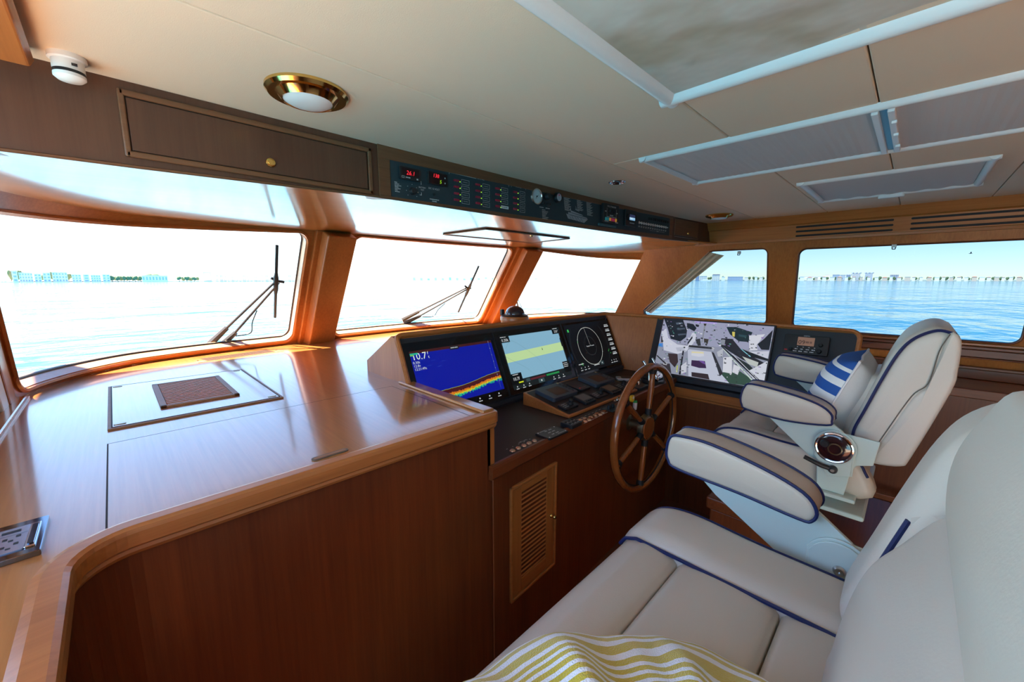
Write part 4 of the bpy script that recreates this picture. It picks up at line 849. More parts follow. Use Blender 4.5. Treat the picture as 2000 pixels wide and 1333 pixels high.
TVP = [
 ((0.012, 0.018, 0.03),[(0.0, 1.0), (0.201, 1.006), (0.261, 0.812), (0.264, 0.693), (0.216, 0.601), (0.113, 0.632), (0.056, 0.836)]),
 ((0.1, 0.14, 0.2),[(0.131, 0.942), (0.195, 0.959), (0.206, 0.931), (0.144, 0.905)]),
 ((0.08, 0.11, 0.16),[(0.153, 0.838), (0.232, 0.859), (0.239, 0.835), (0.165, 0.807)]),
 ((0.08, 0.11, 0.16),[(0.174, 0.735), (0.256, 0.759), (0.259, 0.737), (0.186, 0.707)]),
 ((0.012, 0.018, 0.03),[(0.244, 0.952), (0.309, 0.94), (0.348, 0.872), (0.332, 0.81), (0.254, 0.871)]),
 ((0.012, 0.018, 0.03),[(0.331, 0.943), (0.367, 0.932), (0.364, 0.893), (0.335, 0.902)]),
 ((0.05, 0.05, 0.07),[(0.008, 0.664), (0.043, 0.663), (0.052, 0.549), (0.02, 0.55)]),
 ((0.05, 0.28, 0.85),[(-0.005, 0.521), (0.044, 0.529), (0.049, 0.467), (0.001, 0.462)]),
 ((0.72, 0.75, 0.88),[(0.003, 0.749), (0.046, 0.819), (0.087, 0.641), (0.191, 0.543), (0.296, 0.537), (0.313, 0.777), (0.356, 0.8), (0.36, 0.64), (0.293, 0.434), (0.213, 0.369), (0.067, 0.407)]),
 ((0.012, 0.018, 0.03),[(0.289, 0.595), (0.32, 0.719), (0.33, 0.692), (0.294, 0.552)]),
 ((0.55, 0.58, 0.7),[(0.183, 0.481), (0.268, 0.509), (0.277, 0.437), (0.208, 0.412)]),
 ((0.3, 0.32, 0.38),[(0.413, 0.957), (0.428, 0.959), (0.431, 0.627), (0.419, 0.624)]),
 ((0.05, 0.04, 0.03),[(0.405, 0.963), (0.432, 0.967), (0.432, 0.928), (0.414, 0.928)]),
 ((0.5, 0.4, 0.9),[(0.318, 0.993), (0.525, 1.003), (0.527, 0.975), (0.321, 0.968)]),
 ((0.04, 0.04, 0.05),[(0.357, 0.669), (0.4, 0.692), (0.422, 0.567), (0.393, 0.56)]),
 ((0.06, 0.05, 0.04),[(0.436, 0.7), (0.481, 0.695), (0.48, 0.609), (0.446, 0.616)]),
 ((0.03, 0.03, 0.04),[(0.309, 0.555), (0.547, 0.562), (0.543, 0.529), (0.306, 0.518)]),
 ((0.62, 0.66, 0.8),[(0.303, 0.48), (0.528, 0.48), (0.734, -0.012), (0.362, 0.007)]),
 ((0.85, 0.78, 0.5),[(0.346, 0.447), (0.457, 0.464), (0.469, 0.394), (0.424, 0.367), (0.349, 0.39)]),
 ((0.75, 0.78, 0.88),[(0.349, 0.419), (0.46, 0.434), (0.469, 0.394), (0.424, 0.367), (0.351, 0.376)]),
 ((0.05, 0.02, 0.08),[(0.361, 0.293), (0.486, 0.307), (0.511, 0.189), (0.447, 0.176), (0.368, 0.194)]),
 ((0.2, 0.1, 0.4),[(0.424, 0.304), (0.475, 0.308), (0.5, 0.249), (0.465, 0.266)]),
 ((0.04, 0.025, 0.03),[(0.383, 0.085), (0.536, 0.094), (0.559, 0.005), (0.392, 0.01)]),
 ((0.05, 0.03, 0.035),[(0.116, 0.359), (0.213, 0.369), (0.236, 0.228), (0.214, 0.118), (0.153, 0.204)]),
 ((0.05, 0.04, 0.05),[(0.051, 0.144), (0.157, 0.175), (0.192, 0.005), (0.083, 0.01)]),
 ((0.5, 0.5, 0.55),[(0.088, 0.185), (0.13, 0.189), (0.129, 0.137), (0.09, 0.14)]),
 ((0.02, 0.02, 0.03),[(0.257, 0.44), (0.272, 0.443), (0.285, 0.007), (0.266, 0.008)]),
 ((0.6, 0.65, 0.1),[(0.231, 0.167), (0.241, 0.17), (0.248, 0.041), (0.236, 0.04)]),
 ((0.7, 0.72, 0.82),[(0.272, 0.165), (0.316, 0.251), (0.335, 0.069), (0.289, 0.026)]),
 ((0.03, 0.03, 0.04),[(0.002, 0.283), (0.008, 0.3), (0.125, 0.165), (0.11, 0.153)]),
 ((0.012, 0.03, 0.04),[(0.617, 0.934), (0.698, 0.948), (0.841, 0.879), (0.82, 0.714), (0.742, 0.711), (0.658, 0.816)]),
 ((0.03, 0.08, 0.1),[(0.73, 0.83), (0.803, 0.818), (0.793, 0.782), (0.737, 0.791)]),
 ((0.75, 0.65, 0.15),[(0.673, 0.86), (0.697, 0.862), (0.703, 0.773), (0.682, 0.79)]),
 ((0.02, 0.02, 0.03),[(0.591, 0.733), (0.686, 0.739), (0.792, 0.548), (1.005, 0.388), (1.007, 0.301), (0.799, 0.418), (0.675, 0.532), (0.598, 0.609)]),
 ((0.3, 0.33, 0.4),[(0.589, 0.718), (0.628, 0.713), (0.631, 0.617), (0.6, 0.623)]),
 ((0.78, 0.8, 0.9),[(0.818, 0.821), (0.941, 0.866), (0.892, 0.678), (0.906, 0.597), (0.843, 0.575)]),
 ((0.012, 0.015, 0.025),[(0.897, 0.693), (0.942, 0.794), (0.994, 0.947), (0.994, 0.62), (0.935, 0.611)]),
 ((0.7, 0.72, 0.85),[(0.835, 0.559), (0.996, 0.601), (0.995, 0.486), (0.899, 0.485)]),
 ((0.04, 0.09, 0.06),[(0.635, 0.153), (0.8, 0.221), (0.925, 0.102), (0.897, 0.01), (0.732, 0.0)]),
 ((0.02, 0.03, 0.03),[(0.708, 0.473), (0.856, 0.356), (0.977, 0.178), (0.972, 0.107), (0.883, 0.209)]),
 ((0.8, 0.82, 0.9),[(0.64, 0.413), (0.712, 0.44), (0.738, 0.161), (0.66, 0.169)]),
 ((0.78, 0.8, 0.88),[(0.738, 0.32), (0.797, 0.285), (0.787, 0.158), (0.739, 0.187)]),
 ((0.55, 0.58, 0.66),[(0.576, 0.492), (0.624, 0.56), (0.632, 0.425), (0.592, 0.414)]),
 ((0.75, 0.78, 0.88),[(0.856, 0.232), (0.999, 0.449), (1.001, 0.117), (0.923, 0.121)]),
 ((0.6, 0.65, 0.62),[(0.794, 0.469), (0.931, 0.404), (0.927, 0.326), (0.856, 0.356)]),
 ((0.01, 0.01, 0.015),[(0.557, 0.655), (0.576, 0.646), (0.981, 0.11), (0.955, 0.101)]),
 ((0.7, 0.85, 0.75),[(0.617, 0.558), (0.624, 0.56), (0.92, 0.101), (0.908, 0.096)]),
 ((0.75, 0.78, 0.9),[(0.707, 0.486), (0.712, 0.49), (0.971, 0.106), (0.964, 0.104)]),
 ((0.01, 0.01, 0.015),[(0.758, 0.593), (0.775, 0.59), (1.002, 0.476), (0.999, 0.443), (0.843, 0.483)]),
 ((0.3, 0.75, 0.9),[(0.768, 0.589), (0.778, 0.587), (0.865, 0.482), (0.856, 0.476)]),
 ((0.03, 0.03, 0.04),[(0.528, 0.48), (0.55, 0.472), (0.663, 0.149), (0.642, 0.088)]),
]
def clip(p): return (min(max(p[0], 0), 1)*w, min(max(p[1], 0), 1)*h)
base_p = [((.40,.43,.56), rect(0,w,0,h), .62), ((.48,.50,.70), [(0,h*.55),(w,h*.60),(w,h),(0,h)], .62)]
rr = random.Random(5); small = []
for i in range(420):
    u, v = rr.random(), rr.random(); c = rr.choice(((.02,.02,.03),(.8,.82,.9),(.3,.33,.42),(.05,.06,.08),(.02,.02,.02),(.1,.3,.25),(.3,.2,.5),(.03,.05,.04))); a, b_ = rr.uniform(.004,.022), rr.uniform(.004,.022)
    if .34 < u < .58 and v < .5: continue
    small.append((c, [clip((u,v)), clip((u+a,v+rr.uniform(-.01,.01))), clip((u+a,v+b_)), clip((u,v+b_))], .75))
decal('engine_room_picture', tv, F, base_p + small[:120] + [(c, [clip(q) for q in p], .75) for c, p in TVP] + small[120:], .0002, step=.000003)
vh = thing('vhf_radio', 'black marine radio reading 09 mounted on the side console', 'radio', (2.95,.40,-.50))
# corners of the radio found on the sloping face
F = Fr(sf.p(.852, .274, 0), sf.x, sf.y); w, h = .225, .118
m_ = MB(); F.rbox(m_, w/2, h/2, w, h, .010, .001, .026); m_.build('housing', BLACK, vh, bevel=.004, segs=3); F.o = F.p(0,0,.0262)
decal('screen', vh, F, [((.02,.02,.02), rect(.066,.158,.048,.108)), ((.36,.20,.14), rect(.070,.154,.052,.104), .55)] + scribble((.22,.12,.09), .112,.068,.030,.012,501,.4) + sum([scribble(WT, .072+.028*j, .040, .008, .004, 510+j) + scribble(WT, .062+.028*j, .026, .016, .005, 520+j) + scribble(WT, .055+.028*j, .012, .018, .005, 530+j) for j in range(4)], []) + [((.45,.02,.03), rect(.010,.026,.014,.022))], .0003)
text('reading', vh, F, .074, .060, .036, '09', (.02,.012,.01), 0, .0008); text('maker_name', vh, F, .112, .110, .008, 'GARMIN', WT, 0, .0006, 'CENTER')
for u, v, r_ in ((.042,.024,.010),(.186,.062,.010),(.182,.024,.012)): MB().lathe([(.0,.014),(r_*.8,.014),(r_,.010),(r_*1.1,0)], F.p(u,v), F.n, 18).build('knob', MATT, vh)
t_ = thing('notebook', 'dark notebook tucked behind the side console end', 'books', (3.02,.165,-.50)); MB().box(3.01,3.10,.14,.185,-.56,-.42).build('cover', BLACK, t_, bevel=.003); MB().box(3.012,3.098,.148,.182,-.555,-.418).build('pages', WHITE, t_)

# ================================================================== steering wheel
sw = thing('steering_wheel', 'six-spoked varnished wooden steering wheel with brass-rimmed hub', 'wheel', (2.19,1.06,-1.27))
wc = Vector((2.19,1.05,-.880)); e1, e2, ax = Vector((1,0,0)), Vector((0,0,1)), Vector((0,-1,0))
def wq(r, a, d=0): return wc + (e1*cos(a) + e2*sin(a))*r + ax*d
WR = wood('wheel_teak', 'z', (.36,.105,.024), (.22,.055,.013), .25, .9, .06)
MB().tube([wq(.372, i/72*2*pi) for i in range(72)], .0235, 14, True, flat=.85).build('rim', WR, sw)
MB().tube([wq(.3485, i/72*2*pi, .006) for i in range(72)], .0035, 6, True).build('rim_inlay', MATT, sw)
for k in range(6):
    a = radians(82 + 60*k); mb = MB()
    mb.tube([wq(r, a, .0) for r in (.05,.11,.16,.22,.29,.335,.36)], [.017,.016,.0165,.018,.0165,.016,.020], 10)
    sp = mb.build('spoke', WR, sw)
    MB().tube([wq(.325, a), wq(.352, a)], [.019,.024], 10).build('spoke_foot', MATT, sp)
    MB().tube([wq(.075, a), wq(.115, a)], [.020,.0185], 10).build('spoke_collar', MATT, sp)
MB().lathe([(.0,.020),(.064,.018),(.072,.010),(.072,-.018),(.0,-.02)], wc, ax, 36).build('hub', WR, sw)
MB().lathe([(.068,.012),(.074,.016),(.080,.012),(.082,-.004),(.080,-.020),(.074,-.020)], wc, ax, 36).build('hub_ring', DBRASS, sw)
MB().lathe([(.030,-.02),(.028,-.10),(.055,-.115),(.055,-.125)], wc, ax, 24).build('shaft', DBRASS, sw)
t_ = thing('rocker_switch', 'small chrome twin rocker switch on the console front behind the wheel', 'switch', (1.97,1.13,-.90)); F = Fr((1.975,1.1495,-.885), (1,.06,0), (0,0,1)); m_ = MB(); F.rbox(m_, 0, 0, .050, .062, .006, 0, .010); m_.build('plate', CHROME, t_, bevel=.002)
for u in (-.011, .011): m_ = MB(); F.rbox(m_, u, .004, .016, .030, .003, .010, .018); m_.build('rocker', BLACK, t_, bevel=.002)

# ================================================================== chairs
def prof2(P, n=4): return [(p.x, p.y) for p in catmull([(a, b, 0) for a, b in P], n, True)]
def arm(t_, x0, x1, prof, hub, oy=0, oz=0):
    pr = prof2([(y+oy, z+oz) for y, z in prof], 4); xm = (x0+x1)/2
    pa = pad(pr, x0, x1, .014, .004).build('armrest_pad', LEATHER, t_)
    for x in (x0+.006, x1-.006):
        MB().tube([(x, p[0], p[1]) for p in pr], .0042, 6, True).build('piping', NAVY, pa)
    hy, hz = hub; ys = [p[0] for p in pr]; yf, yr = max(ys), min(ys); zl = min(p[1] for p in pr)
    br = [(yf-.075, zl+.012), (yf-.13, zl-.035), (hy+.075, hz-.062), (hy+.01, hz-.080), (hy-.055, hz-.060), (hy-.062, hz+.0), (hy-.02, hz+.062), (yr+.03, zl+.035)]
    MB().prism([(xm-.006, y, z) for y, z in br], (.012,0,0)).build('arm_bracket', PALE, t_, bevel=.002)
def chair(name, label, D):
    t_ = thing(name, label, 'chair', (D['cx'], D['oy']+.25, -1.65)); oy = D['oy']; c0, c1 = D['cush']; bw = D['bw']; zt = D['zt']; yf = D['yf']; yr = D['yr']
    # seat: three transverse cushions between two side bolsters
    ys = [yf] + D['seams'] + [yr]
    for k, (a, b_) in enumerate(zip(ys, ys[1:])):
        a -= .001; b_ += .001; n_ = .055 if k == 0 else .014
        pr = [(b_+.002, zt-.14), (b_, zt-.03), (b_+.006, zt-.010), (b_+.026, zt+.001), ((a+b_)/2, zt+.006), (a-max(.026,n_*1.0), zt+.001), (a-max(.006,n_*.28), zt-max(.010,n_*.30)), (a, zt-max(.03,n_*1.1)), (a-.004, zt-.14)]
        pad(prof2(pr, 4), c0+bw-.01, c1-bw+.01, .008, .0).build('seat_cushion', LEATHER, t_)
    for sd, (xa, xb) in enumerate(((c0, c0+bw), (c1-bw, c1))):
        pr = prof2([(yr, zt-.15), (yr, zt-.02), (yr+.06, zt+.012), ((yf+yr)/2, zt+.020), (yf-.12, zt+.030), (yf-.03, zt+.012), (yf+.012, zt-.040), (yf, zt-.10), (yf-.03, zt-.15)], 5)
        bo = pad(pr, xa, xb, D['br'], .004, 6).build('seat_bolster', LEATHER, t_)
        top = [p for p in pr if p[1] > zt-.05]
        q = D['br']*.29; xo = xa+q-.001 if sd == 0 else xb-q+.001; xi = xb+.003 if sd == 0 else xa-.003
        MB().tube([(xo, p[0], p[1]-q+.002) for p in top], .0048, 6).build('piping', NAVY, bo)
        MB().tube([(xi, lerp(yr, yf-.045, i/12), zt+.0045) for i in range(13)] + [(xi, yf-.015, zt-.008), (xi, yf+.001, zt-.032)], .0048, 6).build('piping', NAVY, bo)
    MB().box(c0+.05, c1-.05, yr+.04, yf-.06, zt-.19, zt-.10).build('seat_pan', PALE, t_, bevel=.01)
    # back
    b0, b1 = D['back']; dy, dz = D['bd']
    BP = [(.125,-.60),(.118,-.56),(.096,-.484),(.065,-.37),(.03,-.26),(-.005,-.198),(-.06,-.162),(-.105,-.170),(-.122,-.21),(-.118,-.30),(-.10,-.42),(-.05,-.60),(-.01,-.65),(.06,-.668),(.11,-.64)]
    BP = prof2([(y+dy, z+dz) for y, z in BP], 4)
    bk = pad(BP, b0, b1, .045, .004, 7).build('backrest', LEATHER2, t_)
    fr_ = catmull([(y+dy, z+dz, 0) for y, z in [(.118,-.60),(.115,-.56),(.094,-.484),(.063,-.37),(.028,-.26),(-.007,-.200),(-.06,-.166),(-.105,-.176)]], 6)
    for x, sg in ((b0+.006, 1), (b1-.006, -1)): MB().tube([(x, p.x-.010, p.y-.006) for p in fr_], .0055, 6).build('piping', NAVY, bk)
    RP = prof2([(y+dy, z+dz) for y, z in [(-.100,-.175),(-.128,-.20),(-.132,-.30),(-.124,-.38),(-.058,-.63),(-.035,-.675),(.035,-.688),(.052,-.67),(.018,-.563),(-.035,-.41),(-.070,-.355),(-.085,-.24)]], 4)
    pad(RP, b0-.008, b1+.008, .016, .003).build('back_shell', LEATHER2, t_)
    se = catmull([(y+dy, z+dz, 0) for y, z in [(-.100,-.180),(-.082,-.24),(-.068,-.355),(-.033,-.41),(.020,-.563),(.050,-.655)]], 6)
    for x in (b0-.004, b1+.004): MB().tube([(x, p.x, p.y) for p in se], .0018, 6).build('seam', mat('seam_shadow', (.13,.11,.09), .8), bk)
    for nm, pr, (xa, xb), r_ in D['pads']: 
        po = pad(prof2(pr, 5), xa, xb, r_, .004, 7).build(nm, LEATHER2, t_)
        if nm == 'side_wing':
            fw_ = catmull([(y, z, 0) for y, z in pr[:8]], 6); MB().tube([(xb-.010, p.x-.012, p.y-.005) for p in fw_], .0045, 6).build('piping', NAVY, po)
            fw_ = catmull([(y, z, 0) for y, z in pr[2:4]], 6); MB().tube([(xa+.010, p.x-.012, p.y-.005) for p in fw_], .0045, 6).build('piping', NAVY, po)
    # arms and recliner hardware
    for (x0, x1, pr, ay, az, hub, side) in D['arms']:
        arm(t_, x0, x1, pr, hub, ay, az); xm = (x0+x1)/2; hy, hz = hub; s_ = side
        for i, (rr, tk) in enumerate(((.066,.006),(.060,.006))):
            x = xm + s_*(.008 + i*.007)
            pl_ = [(hy+rr*cos(a), hz+rr*sin(a)) for a in [radians(q) for q in range(20, 201, 15)]] + [(hy-rr*.95, hz-.10), (hy+.01, hz-.12), (hy+rr*.9, hz-.05)]
            MB().prism([(x, y, z) for y, z in pl_], (s_*tk,0,0)).build('hinge_plate', PALE, t_, bevel=.0015)
        xl = xm - s_*.012
        MB().prism([(xl, y, z) for y, z in [(hy+.055,hz-.02),(hy+.040,hz-.19),(hy-.045,hz-.19),(hy-.060,hz-.04),(hy-.02,hz+.03)]], (s_*.008,0,0)).build('mounting_plate', PALE, t_, bevel=.003)
        MB().box(min(xl-.03,xl+.05), max(xl-.03,xl+.05), hy-.08, hy+.06, hz-.205, hz-.190).build('mounting_flange', PALE, t_, bevel=.004)
        MB().prism([(xl, y, z) for y, z in [(hy-.02,hz+.055),(hy-.125,hz+.05),(hy-.115,hz-.045),(hy-.07,hz-.06),(hy-.05,hz-.10),(hy-.02,hz-.10)]], (s_*.008,0,0)).build('back_bracket', PALE, t_, bevel=.003)
        if D.get('lever') == side:
            xo = xm + s_*.024
            hb_ = MB().lathe([(.0,.012),(.022,.012),(.024,.008),(.046,.008),(.050,.006),(.056,.004),(.058,0)], (xo, hy, hz), (s_,0,0), 36)
            hb_.build('hub_cover', mat('hub_mahogany', (.030,.008,.010), .15, coat=1), t_)
            MB().tube([(xo+s_*.004, hy+.055*cos(i/36*2*pi), hz+.055*sin(i/36*2*pi)) for i in range(36)], .0055, 8, True).build('hub_rim', CHROME, t_)
            MB().lathe([(.0,.008),(.012,.008),(.016,0)], (xo+s_*.010, hy+.028, hz+.012), (s_,0,0), 16).build('hub_button', BLACK, t_)
            MB().lathe([(.018,.0),(.020,.004),(.023,.0)], (xo+s_*.012, hy-.004, hz-.002), (s_,0,0), 24).build('hub_inlay', DBRASS, t_)
            lv = MB().tube([(xo, hy-.005, hz-.086), (xo+s_*.012, hy+.03, hz-.078), (xo+s_*.018, hy+.085, hz-.058)], [.010,.009,.0085], 10); lv.lathe([(.0,.014),(.013,.013),(.015,.008),(.015,-.016)], (xo, hy-.005, hz-.086), (s_,0,0), 18)
            lo = lv.build('recline_lever', BLACK, t_); MB().lathe([(.0,.003),(.006,.003),(.007,0)], (xo+s_*.014, hy-.005, hz-.086), (s_,0,0), 12).build('bolt', STEEL, lo)
            MB().lathe([(.0,.004),(.006,.003),(.007,0)], (xl+s_*.008, hy-.02, hz-.112), (s_,0,0), 12).build('bolt', STEEL, t_)
        else:
            xo = xm + s_*.022
            MB().lathe([(.0,.004),(.004,.007),(.009,.007),(.0125,.003),(.013,0)], (xo, hy-.005, hz-.006), (s_,0,0), 20).build('bolt', STEEL, t_)
            MB().lathe([(.0,.010),(.045,.010),(.054,.006),(.056,0)], (xm - s_*.022, hy, hz), (-s_,0,0), 32).build('hub_cover', CHROME, t_)
    for nm, m_, o_ in D['base']: 
        m_.build(nm, o_, t_, bevel=.008)
    return t_
A1 = [(.478,-.50),(.468,-.455),(.44,-.436),(.31,-.450),(.215,-.472),(.172,-.50),(.166,-.528),(.18,-.548),(.316,-.563),(.45,-.549),(.472,-.532)]
A2 = [(.468,-.50),(.458,-.456),(.42,-.446),(.345,-.447),(.22,-.472),(.135,-.503),(.106,-.538),(.112,-.566),(.140,-.572),(.275,-.558),(.433,-.549),(.462,-.530)]
b1_ = [('pedestal', MB().box(1.95,2.48,-.02,.59,-1.65,-1.10), DZ), ('pedestal_moulding', MB().box(1.935,2.495,-.035,.605,-1.10,-1.04), DX), ('column', MB().lathe([(.0,0),(.085,0),(.085,.20),(.0,.20)], (2.215,.28,-1.04)), PALE), ('slide_plate', MB().box(1.90,2.52,.04,.42,-.905,-.885), PALE)]
chair('helm_chair', 'cream leather helm chair with navy piping behind the steering wheel', dict(cx=2.215, oy=0, cush=(1.945,2.485), bw=.105, br=.034, zt=-.695, yf=.600, yr=.06, seams=[.40,.22], back=(1.965,2.465), bd=(0,0),
    pads=[('lumbar_pad', [(.13,-.66),(.155,-.56),(.135,-.47),(.10,-.38),(.03,-.38),(.04,-.5),(.06,-.66)], (2.05,2.38), .03)],
    arms=[(1.862,1.962,A1,0,0,(.152,-.636),-1), (2.468,2.568,A1,.012,.040,(.152,-.62),1)], lever=-1, base=b1_))
b2_ = [('pedestal', MB().box(.25,.85,-.05,.38,-1.65,-1.10), DZ), ('column', MB().lathe([(.0,0),(.085,0),(.085,.28),(.0,.28)], (.55,.2,-1.10)), PALE)]
UP = [(-.10,-.125),(-.074,-.165),(-.057,-.22),(-.057,-.28),(-.067,-.34),(-.085,-.42),(-.15,-.45),(-.19,-.30),(-.16,-.15)]
WG = [(y-.088, z-.030) for y, z in [(.125,-.60),(.118,-.56),(.096,-.484),(.065,-.37),(.03,-.26),(-.005,-.198),(-.06,-.162),(-.105,-.170),(-.122,-.21),(-.118,-.30),(-.10,-.42),(-.05,-.60),(-.01,-.65),(.06,-.668),(.11,-.64)]]
LU = [(-.10,-.34),(-.064,-.355),(-.028,-.415),(.002,-.468),(.020,-.533),(.034,-.640),(.034,-.70),(-.06,-.72),(-.12,-.6),(-.13,-.42)]
chair('companion_chair', 'wide cream leather companion chair in the foreground with striped towel on it', dict(cx=.55, oy=-.05, cush=(-.02,1.105), bw=.205, br=.05, zt=-.672, yf=.486, yr=-.07, seams=[.333,.122], back=(.01,1.065), bd=(-.140,-.030),
    pads=[('side_wing', WG, (.905,1.075), .042), ('side_wing', WG, (.0,.17), .042), ('headrest_pad', UP, (.16,.775), .06), ('lumbar_pad', LU, (.16,.912), .085)],
    arms=[(1.110,1.212,A2,0,0,(.058,-.672),-1)], lever=9, base=b2_))

# throw cushion leaning on the helm chair back
cu = thing('throw_cushion', 'blue and white striped cushion with linen back on the helm chair', 'cushion', (2.21,.2,-.69))
ca = Vector((1,0,0)); cb = Vector((.0,-.34,.94)).normalized(); cn = cb.cross(ca)*-1
cn = Vector((0,.94,.34)).normalized(); cc_ = Vector((2.215,.188,-.508)); hw, hh = .205, .205
BLU = mat('cushion_blue', (.015,.09,.36), .8, bump=(500,.3,.001)); CW = mat('cushion_white', (.80,.80,.80), .8, bump=(500,.3,.001)); LIN = mat('linen_back', (.60,.585,.57), .85, bump=(420,.5,.0015))
def cush(sg):
    def fn(u, v):
        a, b_ = 2*u-1, 2*v-1
        pin = 1 - .07*(1-abs(a))**1*(abs(b_)**4) ; th = .098*(max(0,(1-a**4))*max(0,(1-b_**4)))**.62
        x = a*hw*(1-.10*(1-a*a)*0 - .075*(1-b_*b_)*(abs(a)**3)); y = b_*hh*(1-.075*(1-a*a)*(abs(b_)**3))
        w_ = .004*sin(a*7+b_*5)*(1-abs(a))*(1-abs(b_)) + .003*sin(5*a)*(abs(b_)**6)*(1-a*a)
        return cc_ + ca*x + cb*y + cn*(sg*th + w_)
    return fn
bands = [0,0,1,0,1,0,1,0,0]      # bottom to top
edges = [0,.10,.20,.33,.45,.58,.68,.76,.84,1.0]
bandmat = [0,0,1,0,1,0,1,0,1,0]
def bm_(i, j):
    v = (j+.5)/80
    for (a, b_, m_) in ((0,.10,0),(.10,.20,1),(.20,.30,0),(.30,.40,1),(.40,.50,0),(.50,.60,1),(.60,.70,0),(.70,.78,1),(.78,.865,0),(.865,.905,1),(.905,1.01,0)):
        if a <= v < b_: return m_
    return 0
MB().grid(cush(1), 30, 80, mfn=bm_).build('striped_front', [BLU, CW], cu, fix=False)
MB().grid(cush(-1), 30, 40).build('linen_back', LIN, cu, fix=False)
loop = [cush(1)(i/30, 0) for i in range(30)] + [cush(1)(1, i/30) for i in range(30)] + [cush(1)(1-i/30, 1) for i in range(30)] + [cush(1)(0, 1-i/30) for i in range(30)]
MB().tube(loop, .0045, 6, True).build('welt', mat('welt_white', (.72,.72,.72), .8), cu)

# towel heaped on the companion chair
tw_m = bpy.data.materials.new('striped_towel'); tw_m.use_nodes = True; t = tw_m.node_tree; bs = t.nodes['Principled BSDF']; bs.inputs['Roughness'].default_value = .95; bs.inputs['Sheen Weight'].default_value = .4
uvn = t.nodes.new('ShaderNodeUVMap'); sp = t.nodes.new('ShaderNodeSeparateXYZ'); t.links.new(uvn.outputs[0], sp.inputs[0])
nz = t.nodes.new('ShaderNodeTexNoise'); nz.inputs['Scale'].default_value = 3.2; nz.inputs['Detail'].default_value = 1; t.links.new(uvn.outputs[0], nz.inputs['Vector'])
def mth(op, a, b_=None):
    n = t.nodes.new('ShaderNodeMath'); n.operation = op
    for i, q in enumerate((a, b_)):
        if q is None: continue
        if isinstance(q, (int, float)): n.inputs[i].default_value = q
        else: t.links.new(q, n.inputs[i])
    return n.outputs[0]
c_ = mth('ADD', mth('MULTIPLY', sp.outputs[1], 17.0), mth('MULTIPLY', nz.outputs['Fac'], 6.5)); fr1 = mth('FRACT', c_)
fz = t.nodes.new('ShaderNodeTexNoise'); fz.inputs['Scale'].default_value = 160; t.links.new(uvn.outputs[0], fz.inputs['Vector'])
st = mth('GREATER_THAN', mth('ADD', fr1, mth('MULTIPLY', fz.outputs['Fac'], .12)), .50)
mx = t.nodes.new('ShaderNodeMix'); mx.data_type = 'RGBA'; t.links.new(st, mx.inputs['Factor']); mx.inputs[6].default_value = (.78,.78,.80,1); mx.inputs[7].default_value = (.56,.42,.03,1)
t.links.new(mx.outputs[2], bs.inputs['Base Color'])
tc = t.nodes.new('ShaderNodeTexCoord'); n3 = t.nodes.new('ShaderNodeTexNoise'); n3.inputs['Scale'].default_value = 420; n3.inputs['Detail'].default_value = 2; t.links.new(tc.outputs['Object'], n3.inputs['Vector'])
hh_ = mth('ADD', mth('MULTIPLY', n3.outputs['Fac'], .8), mth('MULTIPLY', st, .9)); bp = t.nodes.new('ShaderNodeBump'); bp.inputs['Strength'].default_value = .8; bp.inputs['Distance'].default_value = .004
t.links.new(hh_, bp.inputs['Height']); t.links.new(bp.outputs['Normal'], bs.inputs['Normal'])
def towel(u, v):
    a = -pi*.5 + u*pi*2; rr = v
    k = 1 + .035*sin(3*a+1) + .02*sin(8*a); x = .20 + .455*rr*k*cos(a); y = .10 + .372*rr*k*sin(a)
    e = (1-rr**6)
    hgt = .132*e**.75 + .012*sin(5*a+rr*4)*rr*e + .006*sin(23*a-5*rr)*rr**2*e
    for (fx, fy, ang, w_, am) in ((.38,.24,1.15,.032,.034),(.50,.16,.75,.026,.024),(.28,.32,1.5,.030,.022),(.56,.06,.3,.030,.020),(.40,.10,.95,.022,.020),(.22,.40,1.9,.025,.016)):
        d = (x-fx)*sin(ang) - (y-fy)*cos(ang); q = (x-fx)*cos(ang) + (y-fy)*sin(ang); hgt += am*math.exp(-(d/w_)**2)*math.exp(-(q/.16)**2)*e
    return (x, y, -.654 + max(0, hgt - .010))
tw = MB().grid(towel, 150, 70, uv=True).build('towel', tw_m, fix=False); tag(tw, 'fluffy yellow and white striped towel heaped on the near seat', 'towel')

